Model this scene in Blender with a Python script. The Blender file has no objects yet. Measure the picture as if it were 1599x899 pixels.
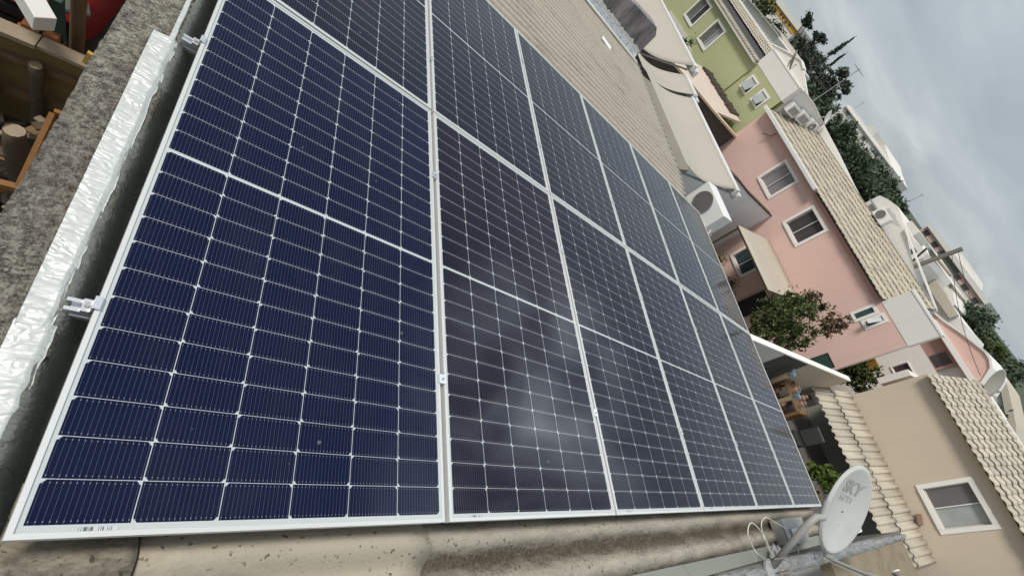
import bpy, bmesh, math, random
import numpy as np
from mathutils import Vector, Matrix, noise

S = bpy.context.scene
COL = S.collection
R = math.radians

# ------------------------------------------------------------------ camera
cam_d = bpy.data.cameras.new('camera')
cam = bpy.data.objects.new('camera', cam_d)
COL.objects.link(cam)
cam_d.sensor_width = 36
cam_d.lens = 36 * 715.55 / 1599.0
cam_d.clip_start = 0.02
cam_d.clip_end = 3000
CR = ((0.77108602, -0.11272862, 0.62667265),      # camera right, down, forward in world axes
      (0.24831991, -0.85303246, -0.45899112),
      (0.58631355, 0.50953694, -0.62976864))
r_, d_, f_ = [Vector(v) for v in CR]
m = Matrix(((r_.x, -d_.x, -f_.x, 0.12326711), (r_.y, -d_.y, -f_.y, -0.15155643),
            (r_.z, -d_.z, -f_.z, 7.44717848), (0, 0, 0, 1)))
cam.matrix_world = m
S.camera = cam

# ------------------------------------------------------------------ sky, sun, exposure
SUN_EL, SUN_AZ = R(58), R(200)                    # high sun behind thick cloud, behind the camera
w = bpy.data.worlds.new('World'); S.world = w
w.use_nodes = True
nt = w.node_tree; nt.nodes.clear()
def WN(t, **k):
    n = nt.nodes.new(t)
    for a, b in k.items(): setattr(n, a, b)
    return n
def wmath(op, a, b=None, c=None):
    n = WN('ShaderNodeMath', operation=op)
    for i, x in enumerate((a, b, c)):
        if x is None: continue
        if isinstance(x, (int, float)): n.inputs[i].default_value = x
        else: nt.links.new(x, n.inputs[i])
    return n.outputs[0]
sky = WN('ShaderNodeTexSky', sky_type='NISHITA')
sky.sun_disc = False; sky.sun_elevation = SUN_EL; sky.sun_rotation = SUN_AZ
tc = WN('ShaderNodeTexCoord'); sep = WN('ShaderNodeSeparateXYZ')
nt.links.new(tc.outputs['Generated'], sep.inputs[0])
zz = wmath('MAXIMUM', sep.outputs[2], 0.0)
den = wmath('ADD', zz, 0.22)
comb = WN('ShaderNodeCombineXYZ')
nt.links.new(wmath('DIVIDE', sep.outputs[0], den), comb.inputs[0])
nt.links.new(wmath('DIVIDE', sep.outputs[1], den), comb.inputs[1])
mp = WN('ShaderNodeMapping'); mp.inputs['Rotation'].default_value = (0, 0, R(25)); mp.inputs['Scale'].default_value = (0.75, 1.25, 1); mp.inputs['Location'].default_value = (3.1, 0.7, 0)
nt.links.new(comb.outputs[0], mp.inputs[0])
n1 = WN('ShaderNodeTexNoise'); n1.inputs['Scale'].default_value = 1.35; n1.inputs['Detail'].default_value = 7; n1.inputs['Roughness'].default_value = 0.5; n1.inputs['Distortion'].default_value = 0.45
nt.links.new(mp.outputs[0], n1.inputs['Vector'])
cr = WN('ShaderNodeValToRGB')
e = cr.color_ramp.elements
e[0].position = 0.30; e[0].color = (3.35, 3.80, 4.15, 1)
e[1].position = 0.80; e[1].color = (5.7, 6.05, 6.2, 1)
q = e.new(0.52); q.color = (4.05, 4.5, 4.8, 1)
nt.links.new(n1.outputs[0], cr.inputs[0])
elev = WN('ShaderNodeMapRange'); elev.inputs['From Max'].default_value = 0.9; elev.inputs['To Min'].default_value = 0.98; elev.inputs['To Max'].default_value = 1.12
nt.links.new(zz, elev.inputs[0])
vm = WN('ShaderNodeVectorMath', operation='SCALE')
nt.links.new(cr.outputs[0], vm.inputs[0]); 
# two thin, bright patches in the cloud deck
gl = elev.outputs[0]
n2 = WN('ShaderNodeTexNoise'); n2.inputs['Scale'].default_value = 4.4; n2.inputs['Detail'].default_value = 4; n2.inputs['Distortion'].default_value = 0.8
nt.links.new(mp.outputs[0], n2.inputs['Vector'])
for dirv, inner, outer, amp in (((0.775, 0.36, 0.52), 0.9995, 0.958, 3.6), ((0.80, 0.11, 0.59), 0.9990, 0.945, 4.2), ((0.30, 0.05, 0.95), 1.0, 0.93, 0.6)):
    dt = WN('ShaderNodeVectorMath', operation='DOT_PRODUCT'); nt.links.new(tc.outputs['Generated'], dt.inputs[0]); dt.inputs[1].default_value = Vector(dirv).normalized()
    mr = WN('ShaderNodeMapRange', interpolation_type='SMOOTHERSTEP'); mr.inputs['From Min'].default_value = outer; mr.inputs['From Max'].default_value = inner
    nt.links.new(dt.outputs['Value'], mr.inputs[0])
    cl = wmath('MULTIPLY', wmath('MAXIMUM', wmath('SUBTRACT', n2.outputs[0], 0.33), 0.03), 3.8)
    gl = wmath('ADD', gl, wmath('MULTIPLY', wmath('MULTIPLY', mr.outputs[0], cl), amp))
nt.links.new(gl, vm.inputs['Scale'])
mix = WN('ShaderNodeMix', data_type='RGBA'); mix.inputs[0].default_value = 0.9
nt.links.new(sky.outputs[0], mix.inputs[6]); nt.links.new(vm.outputs[0], mix.inputs[7])
bg = WN('ShaderNodeBackground'); bg.inputs['Strength'].default_value = 0.1
nt.links.new(mix.outputs[2], bg.inputs['Color'])
wo = WN('ShaderNodeOutputWorld'); nt.links.new(bg.outputs[0], wo.inputs[0])

sun_d = bpy.data.lights.new('sun', 'SUN'); sun_d.energy = 2.3; sun_d.angle = R(14); sun_d.color = (1, 0.95, 0.88)
sun = bpy.data.objects.new('sun', sun_d); COL.objects.link(sun)
az = R(155)                                       # direction to the sun: behind and to the left of the photographer
to_sun = Vector((math.cos(az) * math.cos(SUN_EL), math.sin(az) * math.cos(SUN_EL), math.sin(SUN_EL)))
sun.rotation_euler = to_sun.to_track_quat('Z', 'Y').to_euler()
sky.sun_rotation = math.atan2(to_sun.x, to_sun.y)
S.view_settings.view_transform = 'Standard'; S.view_settings.look = 'None'
S.view_settings.exposure = 0.25; S.view_settings.gamma = 1; S.view_settings.use_curve_mapping = False
S.render.resolution_x = 1024; S.render.resolution_y = 575
S.render.engine = 'CYCLES'

# ------------------------------------------------------------------ materials
class NT:
    def __init__(self, name):
        self.m = bpy.data.materials.new(name); self.m.use_nodes = True
        self.t = self.m.node_tree; self.t.nodes.clear()
        self.b = self.n('ShaderNodeBsdfPrincipled'); o = self.n('ShaderNodeOutputMaterial')
        self.l(self.b.outputs[0], o.inputs[0])
    def n(self, t, **k):
        x = self.t.nodes.new(t)
        for a, b in k.items(): setattr(x, a, b)
        return x
    def l(self, a, b): self.t.links.new(a, b)
    def set(self, x, sock):
        if isinstance(x, (int, float)): sock.default_value = x
        elif isinstance(x, tuple): sock.default_value = x if len(x) == 4 or sock.type == 'VECTOR' else (*x, 1)
        else: self.l(x, sock)
    def math(self, op, a, b=None, c=None, clamp=False):
        n = self.n('ShaderNodeMath', operation=op); n.use_clamp = clamp
        for i, x in enumerate((a, b, c)):
            if x is not None: self.set(x, n.inputs[i])
        return n.outputs[0]
    def mix(self, f, a, b):
        n = self.n('ShaderNodeMix', data_type='RGBA')
        self.set(f, n.inputs[0]); self.set(a, n.inputs[6]); self.set(b, n.inputs[7])
        return n.outputs[2]
    def coord(self, kind='Object'):
        return self.n('ShaderNodeTexCoord').outputs[kind]
    def noise(self, scale, detail=4, rough=0.55, vec=None, stretch=None, dist=0):
        n = self.n('ShaderNodeTexNoise'); n.inputs['Scale'].default_value = scale
        n.inputs['Detail'].default_value = detail; n.inputs['Roughness'].default_value = rough
        n.inputs['Distortion'].default_value = dist
        v = vec if vec is not None else self.coord()
        if stretch:
            mp = self.n('ShaderNodeMapping'); mp.inputs['Scale'].default_value = stretch
            self.l(v, mp.inputs[0]); v = mp.outputs[0]
        self.l(v, n.inputs['Vector'])
        return n.outputs[0]
    def ramp(self, f, stops):
        n = self.n('ShaderNodeValToRGB'); el = n.color_ramp.elements
        el[0].position, el[0].color = stops[0][0], (*stops[0][1], 1)
        el[1].position, el[1].color = stops[-1][0], (*stops[-1][1], 1)
        for p, c in stops[1:-1]:
            x = el.new(p); x.color = (*c, 1)
        self.l(f, n.inputs[0]); return n.outputs[0]
    def bump(self, h, strength=0.3, dist=0.02):
        n = self.n('ShaderNodeBump'); n.inputs['Strength'].default_value = strength; n.inputs['Distance'].default_value = dist
        self.l(h, n.inputs['Height']); self.l(n.outputs[0], self.b.inputs['Normal'])
    def out(self, col=None, rough=None, metal=None, spec=None):
        if col is not None: self.set(col, self.b.inputs['Base Color'])
        if rough is not None: self.set(rough, self.b.inputs['Roughness'])
        if metal is not None: self.set(metal, self.b.inputs['Metallic'])
        if spec is not None: self.set(spec, self.b.inputs['Specular IOR Level'])
        return self.m

def lit(c, k): return tuple(min(1, x * k) for x in c)

def plaster(name, c, dirt=0.18, streak=0.25, rough=0.9, grime=(0.16, 0.14, 0.12)):
    t = NT(name)
    base = t.mix(t.noise(0.7, 5), lit(c, 0.93), lit(c, 1.06))
    st = t.noise(1.3, 6, 0.65, stretch=(2.2, 2.2, 0.22))
    k = t.math('MULTIPLY', t.math('SUBTRACT', st, 0.52, clamp=True), streak * 3, clamp=True)
    base = t.mix(k, base, tuple(a * 0.5 + b * 0.5 for a, b in zip(c, grime)))
    k2 = t.math('MULTIPLY', t.math('SUBTRACT', t.noise(5, 8, 0.7), 0.6, clamp=True), dirt * 6, clamp=True)
    base = t.mix(k2, base, tuple(a * 0.6 + b * 0.4 for a, b in zip(c, grime)))
    t.bump(t.noise(60, 5), 0.25, 0.01)
    return t.out(base, rough, spec=0.25)

def simple(name, c, rough=0.6, metal=0.0, var=0.08, scale=6, bump=0.0, bscale=30, spec=0.4):
    t = NT(name)
    base = t.mix(t.noise(scale, 5), lit(c, 1 - var), lit(c, 1 + var))
    if bump: t.bump(t.noise(bscale, 5), bump, 0.01)
    return t.out(base, rough, metal, spec)

def rand_island(name, cols, rough=0.6, spec=0.25, trans=0.0):
    t = NT(name)
    g = t.n('ShaderNodeNewGeometry')
    n = len(cols)
    c = t.ramp(g.outputs['Random Per Island'], [(i / (n - 1), cc) for i, cc in enumerate(cols)])
    big = t.noise(0.9, 3)
    c = t.mix(t.math('MULTIPLY', big, 0.55), c, tuple(x * 0.55 for x in cols[0]))
    return t.out(c, rough, spec=spec)

M = {}
M['pink'] = plaster('pink_plaster', (0.70, 0.475, 0.41), 0.12, 0.22)
M['pink_dark'] = plaster('dusky_pink_plaster', (0.42, 0.25, 0.21), 0.15, 0.2)
M['green'] = plaster('green_plaster', (0.43, 0.45, 0.245), 0.14, 0.25)
M['cream'] = plaster('cream_plaster', (0.575, 0.485, 0.38), 0.12, 0.22)
M['white'] = plaster('white_plaster', (0.74, 0.71, 0.66), 0.12, 0.2)
M['white_dirty'] = plaster('weathered_white_plaster', (0.60, 0.575, 0.53), 0.3, 0.5)
M['beige_wall'] = plaster('beige_plaster', (0.50, 0.42, 0.32), 0.2, 0.3)
M['peach'] = plaster('peach_plaster', (0.60, 0.50, 0.43), 0.2, 0.3)
M['coping'] = plaster('cream_coping', (0.72, 0.58, 0.40), 0.3, 0.2)
M['wtrim'] = simple('white_trim', (0.80, 0.78, 0.73), 0.6, var=0.04)
M['ochre'] = plaster('ochre_plaster', (0.62, 0.33, 0.08), 0.1, 0.2)
M['greyconc'] = plaster('grey_concrete', (0.17, 0.155, 0.14), 0.5, 0.6, grime=(0.05, 0.045, 0.04))
M['canvas'] = simple('beige_canvas', (0.43, 0.395, 0.335), 0.8, var=0.06, scale=1.2, spec=0.2)
M['wmetal'] = simple('white_metal', (0.74, 0.73, 0.71), 0.4, var=0.03)
M['alu'] = simple('aluminium', (0.80, 0.81, 0.82), 0.36, 0.85, var=0.03, spec=0.5)
M['frame_alu'] = simple('anodised_frame', (0.68, 0.68, 0.66), 0.45, 0.35, var=0.02, spec=0.5)
M['galv'] = simple('dull_grey_metal', (0.42, 0.42, 0.40), 0.5, 0.4, var=0.12, bump=0.1)
M['dgrey'] = simple('dark_grey_plastic', (0.028, 0.028, 0.028), 0.5)
M['fan'] = simple('fan_shadow_grey', (0.15, 0.14, 0.125), 0.6, spec=0.2)
M['black'] = simple('black_void', (0.012, 0.012, 0.013), 0.8)
M['timber'] = simple('raw_timber', (0.16, 0.10, 0.05), 0.85, var=0.3, scale=9, bump=0.3)
M['timber_pale'] = simple('pale_timber', (0.30, 0.235, 0.16), 0.85, var=0.2, scale=9, bump=0.3)
M['timber_or'] = simple('orange_timber', (0.24, 0.11, 0.035), 0.8, var=0.25, scale=9)
M['log'] = simple('dark_log', (0.085, 0.06, 0.04), 0.9, var=0.4, scale=14, bump=0.5)
M['plywood'] = simple('ochre_plywood', (0.17, 0.115, 0.042), 0.8, var=0.25, scale=3)
M['brick'] = simple('orange_brick', (0.28, 0.10, 0.035), 0.9, var=0.25)
M['carred'] = simple('red_car_paint', (0.24, 0.008, 0.011), 0.4, var=0.04, spec=0.35)
M['cglass'] = simple('dark_car_glass', (0.02, 0.022, 0.024), 0.08, spec=0.7)
M['lens'] = simple('headlight_lens', (0.20, 0.20, 0.185), 0.2, spec=0.6)
M['rubber'] = simple('rubber', (0.02, 0.02, 0.02), 0.8)
M['blue'] = simple('blue_plastic', (0.16, 0.22, 0.28), 0.6)
M['dkgreen'] = simple('dark_green_sheet', (0.025, 0.06, 0.045), 0.7)
M['yardpave'] = plaster('yard_concrete', (0.13, 0.125, 0.115), 0.4, 0.3, grime=(0.05, 0.05, 0.045))
M['cable'] = simple('white_cable', (0.72, 0.70, 0.62), 0.5)
M['bcable'] = simple('black_cable', (0.03, 0.03, 0.03), 0.6)
M['clay'] = simple('clay', (0.32, 0.19, 0.14), 0.85, var=0.2)
M['lnb'] = simple('faded_grey_brown_plastic', (0.30, 0.24, 0.21), 0.6)
M['glass_lt'] = simple('window_light_blind', (0.25, 0.235, 0.24), 0.16, var=0.15, scale=2, spec=0.6)
M['glass_dk'] = simple('window_dark_screen', (0.062, 0.06, 0.06), 0.2, var=0.3, scale=2, spec=0.5)
M['glass_teal'] = simple('window_teal', (0.035, 0.06, 0.065), 0.15, var=0.3, scale=2, spec=0.5)
M['glass_cur'] = simple('window_pale_curtain', (0.36, 0.38, 0.37), 0.2, var=0.25, scale=3, spec=0.5)
M['glass_grey'] = simple('window_grey', (0.15, 0.145, 0.14), 0.25, var=0.1, scale=2, spec=0.5)
M['glass_pur'] = simple('window_plum', (0.06, 0.035, 0.05), 0.25, spec=0.5)
M['bark'] = simple('bark', (0.09, 0.065, 0.045), 0.95, var=0.3, bump=0.5)
M['leaf'] = rand_island('dense_leaves', [(0.034, 0.058, 0.016), (0.068, 0.10, 0.027), (0.115, 0.15, 0.046), (0.17, 0.185, 0.075)])
M['leaf_red'] = rand_island('reddish_leaves', [(0.09, 0.095, 0.035), (0.15, 0.10, 0.055), (0.25, 0.14, 0.10)])
M['leaf_far'] = rand_island('far_dark_leaves', [(0.050, 0.076, 0.044), (0.072, 0.106, 0.058), (0.098, 0.132, 0.074), (0.12, 0.15, 0.09)])  # tones lifted to paint distance haze into the leaves
M['leaf_pine'] = rand_island('pine_leaves', [(0.058, 0.076, 0.058), (0.076, 0.094, 0.068), (0.098, 0.115, 0.085)])  # same haze lift painted into these skyline tones
M['leaf_lt'] = rand_island('yellow_green_leaves', [(0.05, 0.085, 0.014), (0.09, 0.14, 0.022), (0.15, 0.19, 0.045)])
M['flower'] = rand_island('flower_leaves', [(0.05, 0.10, 0.02), (0.10, 0.14, 0.03), (0.36, 0.22, 0.10)])

# rough aggregate concrete of the parapet
def mat_parapet():
    t = NT('exposed_aggregate_concrete')
    c = t.ramp(t.math('ADD', t.math('MULTIPLY', t.noise(34, 8, 0.9), 0.6), t.math('MULTIPLY', t.noise(120, 6, 0.9), 0.4)), [(0.42, (0.035, 0.03, 0.022)), (0.49, (0.29, 0.262, 0.205)), (0.555, (0.72, 0.67, 0.57))])
    k = t.math('MULTIPLY', t.math('SUBTRACT', t.noise(2.6, 5), 0.45, clamp=True), 3.0, clamp=True)
    c = t.mix(t.math('MULTIPLY', k, 0.6), c, (0.12, 0.10, 0.08))
    sp = t.math('GREATER_THAN', t.noise(150, 3), 0.66)
    c = t.mix(sp, c, (0.62, 0.62, 0.58))
    t.bump(t.math('ADD', t.noise(95, 8, 0.8), t.noise(22, 4)), 1.0, 0.03)
    return t.out(c, 0.85, spec=0.35)
M['parapet'] = mat_parapet()

def mat_foil(name, c, rough, bs=1.0, metal=0.7, grime=0.0):
    t = NT(name)
    v = t.n('ShaderNodeTexVoronoi'); v.feature = 'DISTANCE_TO_EDGE'; v.inputs['Scale'].default_value = 6
    mp = t.n('ShaderNodeMapping'); mp.inputs['Scale'].default_value = (1, 2.2, 1); t.l(t.coord(), mp.inputs[0])
    wob = t.n('ShaderNodeVectorMath', operation='ADD'); t.l(mp.outputs[0], wob.inputs[0])
    nz = t.n('ShaderNodeTexNoise'); nz.inputs['Scale'].default_value = 7; t.l(mp.outputs[0], nz.inputs['Vector'])
    t.l(nz.outputs['Color'], wob.inputs[1]); t.l(wob.outputs[0], v.inputs['Vector'])
    h = t.math('ADD', t.math('MULTIPLY', v.outputs[0], 1.2), t.math('MULTIPLY', t.noise(15, 4, 0.5, stretch=(0.8, 2.5, 1)), 0.8))
    t.bump(h, bs, 0.012)
    col = t.mix(t.noise(14, 5), lit(c, 0.85), lit(c, 1.1))
    if grime:
        gk = t.math('MULTIPLY', t.math('SUBTRACT', t.noise(4.5, 7, 0.7), 0.56, clamp=True), grime, clamp=True)
        col = t.mix(gk, col, (0.30, 0.27, 0.22))
    return t.out(col, rough, metal, 0.5)
M['foil'] = mat_foil('crumpled_aluminium_tape', (0.60, 0.615, 0.585), 0.44, 0.42, 0.3, 3.0)
M['foil_grey'] = mat_foil('dull_foil_membrane', (0.37, 0.36, 0.34), 0.34, 1.0, 0.7)
M['bitumen'] = mat_foil('dark_bitumen_membrane', (0.19, 0.20, 0.175), 0.42, 0.6, 0.2)

# weathered fibre cement: pattern in the sheet's own plane (x runs down the slope)
def mat_fibre(name, pale, dark, amount, trough=None, edge=False):
    t = NT(name)
    c = t.mix(t.noise(1.1, 6, 0.6, stretch=(0.35, 1.6, 1)), lit(pale, 0.9), lit(pale, 1.08))
    blot = t.noise(2.1, 9, 0.68, stretch=(0.55, 1.7, 1))
    k = t.math('MULTIPLY', t.math('SUBTRACT', blot, 0.5 - amount, clamp=True), 4.0, clamp=True)
    fine = t.noise(42, 6, 0.75, stretch=(0.55, 1, 1))
    k = t.math('MULTIPLY', k, t.math('MULTIPLY', t.math('SUBTRACT', fine, 0.34, clamp=True), 3.4, clamp=True), clamp=True)
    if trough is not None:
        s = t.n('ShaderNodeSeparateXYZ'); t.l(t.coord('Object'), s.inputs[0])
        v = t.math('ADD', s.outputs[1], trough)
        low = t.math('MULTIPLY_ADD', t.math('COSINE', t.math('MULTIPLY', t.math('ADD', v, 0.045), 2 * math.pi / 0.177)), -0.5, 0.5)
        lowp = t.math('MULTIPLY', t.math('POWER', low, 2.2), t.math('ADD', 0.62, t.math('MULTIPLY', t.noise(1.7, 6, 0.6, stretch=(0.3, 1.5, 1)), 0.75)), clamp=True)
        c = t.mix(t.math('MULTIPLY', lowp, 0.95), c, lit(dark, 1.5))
        if edge:                 # old lichen on the exposed sheets at the roof edge
            near = t.math('SUBTRACT', 1.0, t.math('DIVIDE', t.math('ADD', v, 0.1), 0.6), clamp=True)
            e2 = t.math('MULTIPLY', t.math('MULTIPLY', near, t.math('ADD', t.math('POWER', low, 1.2), 0.45)), t.math('MULTIPLY', t.math('SUBTRACT', t.noise(5.5, 10, 0.75, stretch=(0.6, 2, 1)), 0.30, clamp=True), 3.4), clamp=True)
            e2 = t.math('MULTIPLY', e2, t.math('MULTIPLY', t.math('SUBTRACT', t.noise(75, 8, 0.8), 0.25, clamp=True), 3.2), clamp=True)
            c = t.mix(t.math('MULTIPLY', e2, 0.9, clamp=True), c, (0.045, 0.034, 0.022))
    c = t.mix(t.math('MULTIPLY', k, 0.85), c, dark)
    spot = t.math('MULTIPLY', t.math('SUBTRACT', t.noise(48, 2, 0.5), 0.64, clamp=True), 14, clamp=True)
    c = t.mix(t.math('MULTIPLY', spot, 0.8), c, (0.05, 0.035, 0.02))
    t.bump(t.noise(90, 5), 0.3, 0.01)
    return t.out(c, 0.92, spec=0.2)
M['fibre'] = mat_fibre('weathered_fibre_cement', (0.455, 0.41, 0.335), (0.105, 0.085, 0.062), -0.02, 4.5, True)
M['fibre_clean'] = mat_fibre('pale_fibre_cement', (0.43, 0.38, 0.295), (0.09, 0.065, 0.045), 0.0)
M['fibre_dirty'] = mat_fibre('mossy_fibre_cement', (0.30, 0.26, 0.20), (0.05, 0.04, 0.028), 0.12)
M['moss'] = mat_fibre('mossy_brown_slab', (0.27, 0.225, 0.155), (0.115, 0.088, 0.05), 0.10)

def mat_tile(name, c):
    t = NT(name)
    g = t.n('ShaderNodeNewGeometry')
    cc = t.mix(g.outputs['Random Per Island'], lit(c, 0.86), lit(c, 1.1))
    st = t.math('MULTIPLY', t.math('SUBTRACT', t.noise(3.0, 8, 0.7), 0.55, clamp=True), 2.2, clamp=True)
    cc = t.mix(st, cc, lit(c, 0.5))
    t.bump(t.noise(70, 4), 0.2, 0.01)
    return t.out(cc, 0.9, spec=0.2)
M['tile'] = mat_tile('pale_roof_tile', (0.50, 0.45, 0.365))
M['tile_pink'] = mat_tile('sandy_roof_tile', (0.50, 0.44, 0.345))

# solar cells: everything drawn in the panel's own coordinates
PW, PL, FRAME_T = 1.134, 2.279, 0.035
MU, MV, PU, PV, MID = 0.021, 0.0255, 0.1820, 0.0923, 0.0120
def mat_cells():
    t = NT('monocrystalline_cells')
    s = t.n('ShaderNodeSeparateXYZ'); t.l(t.coord('Object'), s.inputs[0])
    u = t.math('SUBTRACT', s.outputs[0], MU); v = t.math('SUBTRACT', s.outputs[1], MV)
    col = t.math('FLOOR', t.math('DIVIDE', u, PU)); fu = t.math('SUBTRACT', u, t.math('MULTIPLY', col, PU))
    up = t.math('GREATER_THAN', v, 12 * PV + MID * 0.5)
    v2 = t.math('SUBTRACT', v, t.math('MULTIPLY', up, MID))
    row = t.math('FLOOR', t.math('DIVIDE', v2, PV)); fv = t.math('SUBTRACT', v2, t.math('MULTIPLY', row, PV))
    def band(x, lo, hi): return t.math('MULTIPLY', t.math('GREATER_THAN', x, lo), t.math('LESS_THAN', x, hi))
    inside = t.math('MULTIPLY', band(u, 0, 6 * PU), band(v, 0, 24 * PV + MID))
    midgap = band(v, 12 * PV, 12 * PV + MID)
    inside = t.math('MULTIPLY', inside, t.math('SUBTRACT', 1, midgap))
    cell = t.math('MULTIPLY', band(fu, 0.0010, PU - 0.0010), band(fv, 0.0007, PV - 0.0007))
    even = t.math('LESS_THAN', t.math('MODULO', t.math('ADD', col, 12.0), 2.0), 0.5)
    hv = t.math('ADD', t.math('MULTIPLY', even, t.math('SUBTRACT', PV, fv)), t.math('MULTIPLY', t.math('SUBTRACT', 1, even), fv))
    side = t.math('MINIMUM', fu, t.math('SUBTRACT', PU, fu))
    cham = t.math('GREATER_THAN', t.math('ADD', side, hv), 0.0115)
    cell = t.math('MULTIPLY', t.math('MULTIPLY', cell, cham), inside)
    bp = PU / 16.0
    fb = t.math('ABSOLUTE', t.math('SUBTRACT', t.math('MODULO', fu, bp), bp * 0.5))
    bus = t.math('LESS_THAN', fb, 0.00036)
    pad = t.math('MULTIPLY', t.math('LESS_THAN', fb, 0.0010), t.math('LESS_THAN', t.math('ABSOLUTE', t.math('SUBTRACT', t.math('ABSOLUTE', t.math('SUBTRACT', fv, PV * 0.5)), PV * 0.5 - 0.0075)), 0.0016))
    oi = t.n('ShaderNodeObjectInfo')
    navy = t.mix(oi.outputs['Color'], (0.0, 0.0, 0.0), oi.outputs['Color']) if False else t.mix(1.0, (0, 0, 0), oi.outputs['Color'])
    cv = t.n('ShaderNodeCombineXYZ'); t.l(col, cv.inputs[0]); t.l(row, cv.inputs[1]); t.l(oi.outputs['Random'], cv.inputs[2])
    wn = t.n('ShaderNodeTexWhiteNoise'); t.l(cv.outputs[0], wn.inputs['Vector'])
    navy = t.mix(t.math('MULTIPLY', wn.outputs[0], 0.30), navy, (0.0050, 0.0065, 0.026))
    dust = t.noise(300, 2, 0.6)
    navy = t.mix(t.math('MULTIPLY', t.math('SUBTRACT', dust, 0.64, clamp=True), 0.45, clamp=True), navy, (0.30, 0.31, 0.36))
    c = t.mix(t.math('MULTIPLY', bus, 0.8), navy, (0.105, 0.11, 0.145))
    c = t.mix(pad, c, (0.20, 0.205, 0.24))
    streak = t.math('MULTIPLY', t.math('SUBTRACT', t.noise(2.2, 6, 0.65, stretch=(3.0, 0.8, 1)), 0.46, clamp=True), 0.05, clamp=True)
    spot = t.math('MULTIPLY', t.math('GREATER_THAN', t.noise(26, 1, 0.4), 0.80), 0.30)
    c = t.mix(t.math('ADD', streak, spot, clamp=True), c, (0.34, 0.33, 0.30))
    c = t.mix(cell, (0.51, 0.535, 0.53), c)
    film = t.noise(1.3, 5, 0.6)
    rg = t.math('ADD', 0.035, t.math('MULTIPLY', film, 0.07))
    t.b.inputs['IOR'].default_value = 1.5
    return t.out(c, rg, 0.0, 0.19)
M['cells'] = mat_cells()
def mat_sticker():
    t = NT('serial_sticker')
    s = t.n('ShaderNodeSeparateXYZ'); t.l(t.coord('Object'), s.inputs[0])
    w1 = t.n('ShaderNodeTexWhiteNoise', noise_dimensions='1D'); t.l(t.math('FLOOR', t.math('MULTIPLY', s.outputs[0], 700)), w1.inputs['W'])
    bars = t.math('GREATER_THAN', w1.outputs[0], 0.5)
    return t.out(t.mix(bars, (0.55, 0.58, 0.58), (0.14, 0.15, 0.16)), 0.4)
M['sticker'] = mat_sticker()

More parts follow.
